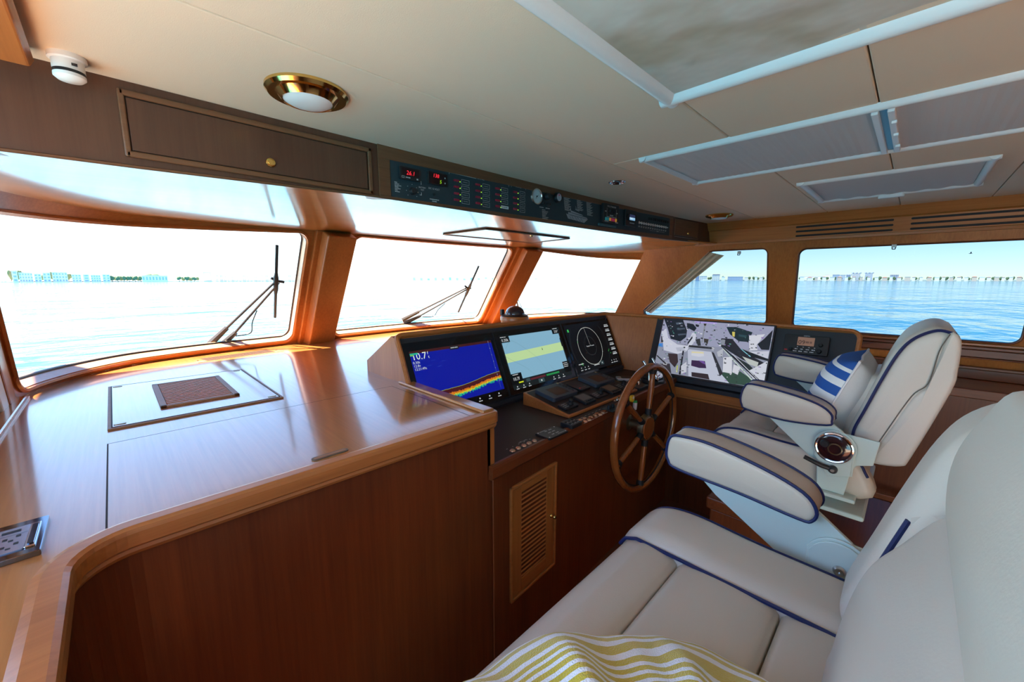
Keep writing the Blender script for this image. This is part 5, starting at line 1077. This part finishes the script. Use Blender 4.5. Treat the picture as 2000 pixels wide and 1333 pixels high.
# ================================================================== compass, wipers
cp = thing('compass', 'domed black steering compass on a round teak base behind the displays', 'compass', (1.95,1.93,-.36))
MB().lathe([(.0,-.09),(.093,-.09),(.095,-.030),(.099,-.028),(.099,-.006),(.095,0),(.0,0)], (1.95,1.93,-.250), (0,0,1), 40).build('timber_base', WX, cp)
MB().lathe([(.090,0),(.093,.006),(.080,.012),(.068,.014)], (1.95,1.93,-.250), (0,0,1), 40).build('flange', BLACK, cp)
MB().lathe([(.068,.012),(.066,.028),(.056,.048),(.038,.062),(.018,.069),(.0,.071)], (1.955,1.93,-.250), (0,0,1), 36).build('dome', DKGL, cp)
for dx in (-.062, -.048): MB().box(1.95+dx-.006, 1.95+dx+.004, 1.985, 2.005, -.245, -.205).build('bracket', BLACK, cp, bevel=.002)
def wiper(label, base_, pts, blade, cable=None):
    t_ = thing('windscreen_wiper', label, 'wiper', base_, 'windscreen wipers'); B_ = Vector(base_); E_ = Vector(pts)
    off = Vector((.052,.02,-.040)) if 'upright' in label else Vector((.03,.02,-.045))
    for k, o_ in enumerate((Vector((0,0,0)), off)):
        MB().tube([B_+o_*.9, B_.lerp(E_,.25)+o_], [.024,.017], 8).build('arm_foot', GREY, t_); MB().tube([B_.lerp(E_,.2)+o_, E_+o_*.35], [.0095,.008], 8).build('arm', GREY, t_)
    MB().tube([E_+Vector((-.03,.0,.02)), E_, E_+Vector((.05,0,-.01))], .010, 8).build('pivot', BLACK, t_)
    a, b_ = Vector(blade[0]), Vector(blade[1]); bl = MB().tube([a, a.lerp(b_,.35), a.lerp(b_,.42), a.lerp(b_,.58), a.lerp(b_,.65), b_], [.010,.0105,.017,.017,.0105,.010], 8).build('blade', BLACK, t_)
    m_ = a.lerp(b_, .5); MB().tube(catmull([B_.lerp(E_,.22)+Vector((.06,0,-.05)), B_.lerp(E_,.34)+Vector((.10,0,-.085)), B_.lerp(E_,.45)+Vector((.07,0,-.055)), B_.lerp(E_,.6)+Vector((.04,0,-.035))], 6), .004, 6).build('washer_hose', BLACK, t_)
    return t_
wiper('black pantograph wiper parked upright outside the left windscreen pane', (.443,3.419,-.443), (.825,3.176,-.010), ((.805,3.007,.221),(.844,3.362,-.281)))
wiper('black pantograph wiper parked at a slant outside the centre windscreen pane', (2.003,3.552,-.396), (2.633,3.307,-.085), ((2.666,3.153,.134),(2.655,3.494,-.354)))
wiper('black wiper arm showing behind the compass outside the right windscreen pane', (3.56,3.43,-.43), (3.20,3.20,-.05), ((2.98,3.02,.10),(3.25,3.30,-.20)))

# ================================================================== ceiling fittings
def bar_frame(t_, x0, x1, y0, y1, w, d, m, z=.53, name='frame_rail'):
    for (a, b_, c, e) in ((x0,x1,y0,y0+w),(x0,x1,y1-w,y1),(x0,x0+w,y0+w,y1-w),(x1-w,x1,y0+w,y1-w)):
        lx = (b_-a) > (e-c); n = 6; P = []
        for i in range(n+1):
            q = i/n; o = lerp(0, w, q); zz = z - d*sin(pi*min(max(q,0),1))**.6 if 0 < q < 1 else z + .002
            P.append((o, zz))
        if lx: pr = [(a, c+o, zz) for o, zz in P]; m_ = MB().prism(pr, (b_-a,0,0), smooth=True)
        else: pr = [(a+o, c-w, zz) for o, zz in P]; m_ = MB().prism(pr, (0,e-c+2*w,0), smooth=True)
        m_.build(name, m, t_)
t_ = thing('ceiling_hatch', 'large white-framed ceiling hatch with stained cream cloth, nearest overhead', 'hatch', (.5,-.1,.50)); bar_frame(t_, -.05, 1.253, -.75, .596, .050, .022, WHITEF)
def cloth(u, v): x = lerp(0, 1.205, u); y = lerp(-.70, .548, v); return (x, y, .527 - .010*sin(pi*u)*sin(pi*v) - .004*sin(9*u+3*v)*sin(pi*v))
mb = MB().grid(cloth, 40, 40); mb.build('cloth', FAB, t_, fix=False)
t_ = thing('skylight_blind', 'long white-framed skylight with two grey pleated blinds meeting in the middle', 'blind', (2.02,.2,.50)); bar_frame(t_, 1.712, 2.345, -1.0, .925, .036, .018, WHITEF)
def pleat(x0, x1, y0, y1, m, n, name):
    n2 = n*2; mb = MB(); P = [(lerp(y0,y1,i/n2), .524 - (.0012 if i % 2 else 0)) for i in range(n2+1)]
    for (a, za), (b_, zb_) in zip(P, P[1:]): mb.add([(x0,a,za),(x1,a,za),(x1,b_,zb_),(x0,b_,zb_)], [(0,1,2,3)])
    return mb.build(name, m, t_, fix=False)
pleat(1.748, 2.309, .158, .889, BLIND, 26, 'pleated_blind'); pleat(1.748, 2.309, -.964, .105, BLIND, 38, 'pleated_blind')
for y in (.110, .148): MB().box(1.748, 2.309, y-.009, y+.009, .508, .525).build('blind_rail', WHITEF, t_, bevel=.003)
MB().box(1.748, 2.309, .118, .140, .522, .529).build('skylight_gap', mat('skylight_blue', (.10,.22,.34), .3), t_)
for x in (1.86, 2.02, 2.19): MB().box(x-.008, x+.008, .098, .112, .500, .510).build('catch', WHITEF, t_, bevel=.002)
t_ = thing('roller_shade', 'smaller white-framed ceiling hatch with grey shade and handle near the starboard wall', 'blind', (3.13,.16,.50)); bar_frame(t_, 2.765, 3.50, -.205, .530, .040, .016, WHITEF)
def shade(u, v): x = lerp(2.805, 3.46, u); y = lerp(-.165, .49, v); return (x, y, .525 - .003*sin(v*40)*(u**6) - .003*sin(pi*v))
MB().grid(shade, 20, 60).build('shade_cloth', BLIND, t_, fix=False)
m_ = MB(); Fr((3.475,.165,.512),(0,1,0),(1,0,0)).rbox(m_, 0, 0, .12, .030, .014, -.01, .012, n=5); m_.build('pull_handle', WHITEF, t_, bevel=.003)
def dome(label, x, y, r, group='brass ceiling lights'):
    t_ = thing('ceiling_light', label, 'light', (x, y, .49), group); k = r/.105
    MB().lathe([(.105*k,0),(.105*k,-.008*k),(.098*k,-.016*k),(.080*k,-.014*k),(.074*k,-.020*k),(.066*k,-.030*k),(.062*k,-.028*k)], (x,y,.531), (0,0,1), 48).build('brass_ring', BRASS, t_)
    MB().lathe([(.064*k,-.026*k),(.050*k,-.034*k),(.025*k,-.038*k),(.0,-.039*k)], (x,y,.531), (0,0,1), 40).build('diffuser', DOMEW, t_); return t_
dome('large round brass ceiling light with opal dome above the dashboard', .457, 1.285, .108); dome('round brass ceiling light by the starboard corner locker', 3.645, 1.214, .105)
t_ = thing('downlight', 'small chrome recessed downlight in the middle of the ceiling', 'light', (2.027,1.217,.51)); MB().lathe([(.046,0),(.046,-.004),(.040,-.008),(.034,-.004),(.032,.0)], (2.027,1.217,.5305), (0,0,1), 32).build('trim_ring', CHROME, t_); MB().lathe([(.033,0),(.0,-.001)], (2.027,1.217,.5295), (0,0,1), 24).build('lens', mat('dark_lens', (.05,.02,.02), .15), t_)
sd = thing('smoke_detector', 'white round smoke detector with black band at the ceiling corner', 'detector', (-.016,1.497,.465))
MB().lathe([(.034,0),(.034,-.012),(.0285,-.014),(.0285,-.036)], (-.016,1.497,.531), (0,0,1), 32).build('base', WHITE, sd); MB().lathe([(.028,-.036),(.028,-.043)], (-.016,1.497,.531), (0,0,1), 32).build('band', BLACK, sd)
MB().lathe([(.0285,-.043),(.0285,-.050),(.022,-.056),(.0,-.058)], (-.016,1.497,.531), (0,0,1), 32).build('sensor_cap', WHITE, sd); MB().box(-.010,.0,1.466,1.472,.502,.507).build('test_button', BLACK, sd)

# ================================================================== port counter socket, side counter, curtain
so = thing('power_socket', 'chrome twin power socket plate lying on the port counter', 'socket', (-.18,1.157,-.5)); F = Fr((-.299,1.079,-.5), (1,0,0), (0,1,0)); w, h = .155, .155
m_ = MB(); F.rbox(m_, w/2, h/2, w, h, .003, 0, .011); m_.build('plate', mat('smoked_chrome', (.20,.24,.30), .08, 1), so, bevel=.0015); F.o = F.p(0,0,.011)
m_ = MB(); F.rbox(m_, .078, h/2-.002, .110, .104, .003, 0, .002); fc = m_.build('socket_face', mat('silver_face', (.42,.48,.60), .22, .7), so)
m_ = MB(); F.rbox(m_, .140, h/2-.002, .014, .104, .002, 0, .003); m_.build('side_switch', CHROME, so, bevel=.001); m_ = MB(); F.rbox(m_, .1405, h/2-.004, .008, .086, .003, .003, .005); m_.build('switch_rocker', mat('dark_chrome', (.08,.10,.14), .1, 1), so)
decal('pin_holes', fc, F, [((.005,.005,.006), rect(a, a+.006, b_, b_+c)) for a, b_, c in ((.102,.044,.008),(.118,.050,.008),(.110,.036,.005),(.102,.076,.008),(.118,.082,.008),(.110,.068,.005),(.052,.044,.008),(.068,.050,.008),(.060,.036,.005))] + [((.01,.01,.012), rect(.098,.122,.106,.114)), ((.2,.23,.28), rect(.024,.132,.096,.0975))], .0024)
sdc = thing('side_counter', 'narrow varnished counter along the starboard side below the window', 'counter', (4.25,-.2,-1.65))
MB().box(4.065,4.50,-1.4,.62,-.772,-.737).build('counter_top', GY, sdc, bevel=.004); MB().box(4.05,4.075,-1.4,.62,-.80,-.735).build('edge_moulding', DY, sdc, bevel=.006)
MB().box(4.08,4.10,-1.4,.62,-1.65,-.79).build('front_panel', DZ, sdc); MB().box(4.08,4.48,.60,.62,-1.65,-.79).build('end_panel', DZ, sdc)
MB().box(3.84,4.10,-1.4,-.12,-1.65,-1.56).build('plinth_step', DY, sdc, bevel=.008); MB().box(3.835,3.86,-.13,1.0,-1.60,-1.555).build('plinth_moulding', DY, sdc, bevel=.008)
ct = thing('side_curtain', 'beige gathered curtain along the slanted edge of the forward side window', 'curtain', (4.25,1.75,-.33)); a0, a1 = Vector((xs(-.36)+.012,2.215,-.365)), Vector((xs(.262)+.012,1.475,.268)); wdt = Vector((0,-.105,-.030))
def curt(u, v):
    p = a0.lerp(a1, u) + wdt*v*lerp(.75,1.35,u) ; return p + Vector((-.012 - .012*sin(v*17+2*u), 0, 0))
MB().grid(curt, 24, 40).build('cloth', CURT, ct, fix=False); MB().tube([a0+wdt*.78+Vector((-.02,0,0)), a0.lerp(a1,.45)+wdt*1.03+Vector((-.02,0,0))], .006, 6).build('hem_cord', WHITEF, ct)
hk = None
for y, lab in ((1.205,'small white blind hook at the top of the forward side window'),(.145,'small white blind hook at the top of the large side window')):
    t_ = thing('blind_hook', lab, 'hook', (xs(.25),y,.22), 'blind hooks'); MB().box(xs(.25)-.010,xs(.25)+.012,y-.014,y+.014,.238,.262).build('plate', WHITEF, t_, bevel=.003); MB().tube([(xs(.25)-.006,y-.010,.240),(xs(.25)-.010,y-.008,.226),(xs(.25)-.010,y+.008,.226),(xs(.25)-.006,y+.010,.240)], .004, 6).build('loop', GREY, t_)
MB_ = None

# ================================================================== far shore
SEA = -4.5; yaw = radians(44.917); FP = 778.0
HZN = 546.0
def azim(pxx):
    """heading (x east of forward) of an image column on the horizon"""
    a = math.atan((pxx-1000)/FP*cos(radians(8.804))) + yaw; return a
def at(pxx, dist):
    a = azim(pxx); return Vector((sin(a)*dist, cos(a)*dist, SEA)), Vector((cos(a), -sin(a), 0)), Vector((sin(a), cos(a), 0)), cos(a-yaw)
ST = {k: mat('facade_'+k, c, .8) for k, c in dict(white=(.82,.82,.80), cream=(.78,.72,.62), grey=(.50,.54,.60), blue=(.34,.42,.55), tan=(.62,.50,.40), slate=(.20,.26,.40)).items()}
ROOFM = mat('roof_tile', (.48,.22,.15), .85); ROOFW = mat('roof_pale', (.70,.69,.66), .8); WINM = mat('far_window', (.34,.41,.50), .5); LEAF = mat('far_foliage', (.085,.15,.085), .9, bump=(.4,.6,.5)); SAND = mat('shore_sand', (.45,.42,.33), .9)
def hmul(pxh, dist, ca): return pxh/FP*dist*ca
def block(name, label, p0, p1, ytop, dist, style, group, roof='flat', cols=0, rows_=0, cat='building', dep=14, base=0):
    pm = (p0+p1)/2; o, rt, fw, ca = at(pm, dist); w = (p1-p0)/FP*dist*ca*ca*.92; hgt = max(3, (HZN-ytop)/FP*dist*ca + 4.5)
    t_ = thing(name, label, cat, (o.x, o.y, SEA), group); ey_ = Vector((0,0,1))
    MB().obox(o, rt, fw, ey_, -w/2, w/2, 0, dep, base, hgt).build('walls', ST[style], t_)
    F = Fr(o - rt*w/2, rt, ey_)
    if roof == 'flat':
        MB().obox(o, rt, fw, ey_, -w/2-.4, w/2+.4, -.4, dep+.4, hgt, hgt+.8).build('parapet', ROOFW if style != 'white' else ST['white'], t_)
    else:
        r_ = hgt + (w*.16 if roof == 'hip' else 2.5); MB().add([o+rt*(-w/2-.6)-fw*.6+ey_*hgt, o+rt*(w/2+.6)-fw*.6+ey_*hgt, o+rt*(w/2+.6)+fw*(dep+.6)+ey_*hgt, o+rt*(-w/2-.6)+fw*(dep+.6)+ey_*hgt, o+rt*(-w*.25)+fw*dep*.5+ey_*min(r_,hgt+4), o+rt*(w*.25)+fw*dep*.5+ey_*min(r_,hgt+4)], [(0,1,5,4),(1,2,5),(2,3,4,5),(3,0,4),(3,2,1,0)]).build('roof', ROOFM, t_)
    s0 = None
    for i in range(cols):
        for j in range(rows_):
            u = w*(i+.5)/cols; v = hgt*(j+.55)/rows_; ww, wh = w/cols*.27, hgt/rows_*.27
            m_ = MB(); F.box(m_, u-ww, u+ww, v-wh, v+wh, -.05, .12); m_.build('window', WINM, t_)
    return t_
def tree(name, label, pxx, pw, ytop, dist, group):
    o, rt, fw, ca = at(pxx, dist); hgt = (HZN-ytop)/FP*dist*ca + 4.5; r_ = pw/2/FP*dist*ca; t_ = thing(name, label, 'tree', (o.x,o.y,SEA), group)
    MB().tube([o, o+Vector((0,0,hgt*.6))], [.5,.35], 6).build('trunk', mat('far_trunk', (.10,.07,.05), .9), t_)
    mb = MB(); rr = random.Random(int(pxx*7))
    for k in range(5):
        c = o + rt*rr.uniform(-.5,.5)*r_ + Vector((0,0,hgt*rr.uniform(.45,.72))); R_ = r_*rr.uniform(.45,.65); hz_ = min(hgt*.3, hgt-(c.z-SEA)); n = 8
        mb.lathe([(R_*sin(pi*i/6)*rr.uniform(.85,1.1), -cos(pi*i/6)*hz_) for i in range(7)], c, (0,0,1), n)
    mb.build('crown', LEAF, t_)
# low land strips
def strip(name, p0, p1, dist, hgt, m, label):
    n = 24; mb = MB()
    for i in range(n):
        a, b_ = lerp(p0,p1,i/n), lerp(p0,p1,(i+1)/n); A, _, fa, _ = at(a, dist); Bq, _, fb, _ = at(b_, dist)
        mb.prism([A-fa*6, Bq-fb*6, Bq+fb*60, A+fa*60], (0,0,hgt))
    tag(mb.build(name, m, loc=(0,0,SEA)), label, kind='structure')
strip('shore_left', -60, 640, 1060, 1.2, SAND, 'low shoreline ahead to port'); strip('shore_right', 1200, 2100, 1660, 1.5, SAND, 'low shoreline to starboard')
D1 = 1050
apts = [(24,36,530,'white',1,3,'leftmost white apartment block at the frame edge'),(37,66,534,'white',5,3,'white terraced apartment block, second from the left'),(67,82,536,'white',2,3,'narrow white apartment block left of the tree-topped pair'),(84,100,534,'white',2,3,'white block under the left half of the tree row'),(102,134,533,'white',5,3,'wide white block under the right half of the tree row'),(140,160,537,'white',3,3,'low white block right of the tree row'),(162,176,537,'white',1,3,'pale white block with one dark window column'),(177,198,538,'white',4,3,'white block with a regular window grid near the dark trees'),(200,216,537,'white',2,3,'last white block before the dark tree belt')]
for p0, p1, yt, st_, c_, r_, lab in apts: block('apartment_block', lab, p0, p1, yt, D1, st_, 'white waterfront apartments', 'flat', c_, r_)
for i, pxx in enumerate((72,79,99,117,139,158,173,201)):
    pass
for i, (a, w_, yt) in enumerate(((22,14,528),(34,14,528),(44,12,529))): tree('shore_tree', 'round tree above the leftmost apartment roofs', a, w_*.75, yt, D1+34+i*14, 'trees over the left apartments')
for i, a in enumerate((86,94,103,111,119,127,134)): tree('shore_tree', 'round tree topping the middle apartment roofs', a, 9.5, (534,532,531,532,531,533,535)[i], D1+34+(i % 2)*16, 'trees over the middle apartments')
for i in range(11): tree('shore_tree', 'dark tree in the belt right of the white apartments', 219+i*5.6, 8.0, 538.5+(i*3 % 4)*.5, D1+4+(i % 2)*14, 'dark tree belt on the left shore')
block('boathouse', 'long low pale boathouse right of the dark tree belt', 276, 330, 539, D1, 'white', None, 'flat', 8, 1); tree('shore_tree', 'broad tree behind the long pale boathouse', 296, 26, 534, D1+50, None)
for i in range(6): tree('shore_tree', 'tree between the boathouse and the tall white tower', 350+i*7.2, 9, 540+(i % 2), D1+4+(i % 2)*16, 'trees before the white tower')
block('tower_block', 'tall white tower with a grid of small windows on the left shore', 397, 414, 532, D1+20, 'white', None, 'flat', 6, 7)
for i in range(24): block('far_building', 'tiny pale building on the hazy shore around the upright wiper', 422+i*7.4, 422+i*7.4+4.6+(i*5 % 3), 536.5+(i*7 % 6), D1+30, ('white','grey','cream')[i % 3], 'hazy buildings around the upright wiper', 'flat', 2, 2)
# low bridge beyond the first mullion
bo = thing('bridge', 'long low road bridge crossing the bay right of the first mullion', 'bridge', tuple(at(730,2200)[0])); A, Bq = at(655,2200)[0], at(800,2200)[0]; d_ = (Bq-A).normalized(); nn = Vector((d_.y,-d_.x,0))
MB().obox(A, d_, nn, Vector((0,0,1)), 0, (Bq-A).length, -5, 5, 9, 11.5).build('deck', ST['grey'], bo)
for i in range(28): MB().obox(A + (Bq-A)*(i+.5)/28, d_, nn, Vector((0,0,1)), -1, 1, -3, 3, 0, 9).build('pier', ST['grey'], bo)
for i in range(34):
    pxx = 806 + i*14.0
    block('far_house', 'tiny hazy house on the far shore dead ahead', pxx, pxx+6+(i*5 % 5), 542.2+(i*7 % 5)*.5, 2300, ('white','cream','grey')[i % 3], 'hazy houses dead ahead', 'flat', 0, 0)
# starboard shore
D2 = 1650
for p0, p1, yt, st_, c_, r_, lab in ((1358,1366,539,'slate',3,2,'small slate block left of the twin pale blocks'),(1366,1381,540,'cream',4,3,'left one of the twin pale waterfront blocks'),(1390,1406,538.5,'cream',4,3,'right one of the twin pale waterfront blocks'),(1391,1406,536.5,'slate',0,0,'flat slate tower behind the twin pale blocks'),(1420,1452,541,'blue',6,2,'long low blue-grey block before the window post')): block('waterfront_block', lab, p0, p1, yt, D2 + (40 if yt == 536.5 else 0), st_, 'blocks seen through the forward side window', 'flat', c_, r_)
for i, a in enumerate((1338,1344,1352,1384,1388,1412,1458,1464,1472,1480,1490)): tree('shore_tree', 'small palm-like tree through the forward side window', a, 5, 541.5-(i % 3), D2+20+(i % 2)*14, 'trees through the forward side window')
for i, (a, b_) in enumerate(((1330,1337),(1345,1351),(1409,1416),(1454,1461),(1474,1479),(1484,1490))): block('far_house', 'tiny pale house through the forward side window', a, b_, 541.5+(i % 2), D2-20, ('white','cream')[i % 2], 'houses through the forward side window', 'flat', 0, 0)
for p0, p1, yt, st_, c_, r_, lab in ((1558,1610,540.5,'white',0,0,'long flat white building at the left edge of the large side window'),(1611,1620,537.5,'white',0,0,'stepped white building left of the grey towers'),(1625,1640,537.0,'blue',4,4,'first grey-blue tower in the large side window'),(1640,1651,537.5,'grey',3,4,'pale grey tower touching the first grey-blue tower'),(1652,1661,538.5,'slate',3,4,'low dark block left of the turreted towers'),(1663,1680,534.8,'grey',5,6,'left one of the two turreted pale towers'),(1688,1704,534.6,'grey',5,6,'right one of the two turreted pale towers'),(1737,1755,537.2,'slate',4,4,'dark blue block standing alone right of the towers')):
    t_ = block('tower_block', lab, p0, p1, yt, D2+60+int(p0) % 3*22, st_, 'towers in the large side window', 'flat', c_, r_)
    if 'turreted' in lab:
        o, rt, fw, ca = at((p0+p1)/2, D2+60); w_ = (p1-p0)/FP*(D2+60)*ca*ca; hg = (HZN-yt)/FP*(D2+60)*ca + 4.5
        for q in (-.42,0,.42): MB().lathe([(3,0),(3,3),(0,5)], o+rt*w_*q+fw*6+Vector((0,0,hg)), (0,0,1), 8).build('turret', ST['blue'], t_)
rr = random.Random(12)
for i in range(30):
    pxx = 1562 + i*14.6; w_ = 6 + rr.random()*6; rf = ('flat','hip')[i % 2]
    block('far_house', 'small %s house in the large side window' % ('red-roofed' if rf == 'hip' else 'flat-roofed pale'), pxx, pxx+w_, 542.6-rr.random()*1.2, D2-20, ('white','cream','tan')[i % 3], '%s houses in the large side window' % ('red-roofed' if rf == 'hip' else 'flat-roofed'), rf, 0, 0, dep=10)
for i in range(34):
    pxx = 1566 + i*12.9 + rr.uniform(-2,2); tree('shore_tree', 'small dark tree in the large side window', pxx, 4.5+rr.random()*2.5, 541.6-rr.random()*1.6, D2+22+(i % 2)*16, 'trees in the large side window')
bt = thing('motor_yacht', 'tiny white motor yacht crossing below the twin pale blocks', 'boat', tuple(at(1378,1300)[0])); o, rt, fw, ca = at(1378,1300)
MB().prism([o+rt*-12+Vector((0,0,.2)), o+rt*13+Vector((0,0,.2)), o+rt*16+Vector((0,0,3.4)), o+rt*-12.5+Vector((0,0,2.6))], fw*6).build('hull', ST['white'], bt); MB().prism([o+rt*-8+Vector((0,0,2.6)), o+rt*6+Vector((0,0,2.9)), o+rt*2+Vector((0,0,5.4)), o+rt*-7+Vector((0,0,5.4))], fw*5).build('cabin', ST['white'], bt)
bi = thing('bird', 'small dark seabird flying in the sky of the large side window', 'bird', tuple(at(1887,120)[0] + Vector((0,0,4.5+ (HZN-497)/FP*120*.6)))); o, rt, fw, ca = at(1887,120); o = o + Vector((0,0,4.5+(HZN-497)/FP*120*ca)); DK = mat('bird_dark', (.02,.02,.025), .8)
MB().tube([o-rt*.25, o, o+rt*.28], [.02,.07,.02], 6).build('body', DK, bi); MB().add([o, o+rt*.12, o+rt*.15+Vector((0,0,.30))-fw*.3, o-rt*.05+Vector((0,0,.26))-fw*.3], [(0,1,2,3)]).build('wing', DK, bi, fix=False); MB().add([o, o+rt*.12, o+rt*.15+Vector((0,0,.22))+fw*.3, o-rt*.05+Vector((0,0,.20))+fw*.3], [(0,1,2,3)]).build('wing', DK, bi, fix=False)

# far repeats: say which one by its order along the shore
def ordinal(n): return '%d%s' % (n, 'th' if 10 <= n % 100 <= 20 else {1:'st',2:'nd',3:'rd'}.get(n % 10, 'th'))
seen = {}
for o in [q for q in S.objects if q.parent is None and 'label' in q and 'category' in q]: seen.setdefault(o['label'], []).append(o)
for lab, L in seen.items():
    if len(L) < 2: continue
    L.sort(key=lambda q: math.atan2(q.location.x, q.location.y))
    for i, o in enumerate(L): o['label'] = '%s, %s from the left' % (lab, ordinal(i+1))
# turn lettering into plain meshes
dg = bpy.context.evaluated_depsgraph_get()
for o in TEXTS:
    me = bpy.data.meshes.new_from_object(o.evaluated_get(dg)); n = bpy.data.objects.new(o.name, me); par = o.parent; M = o.matrix_local.copy(); nm = o.name
    bpy.data.objects.remove(o); n.name = nm; COL.objects.link(n); n.parent = par; n.matrix_local = M; n['kind'] = 'stuff'
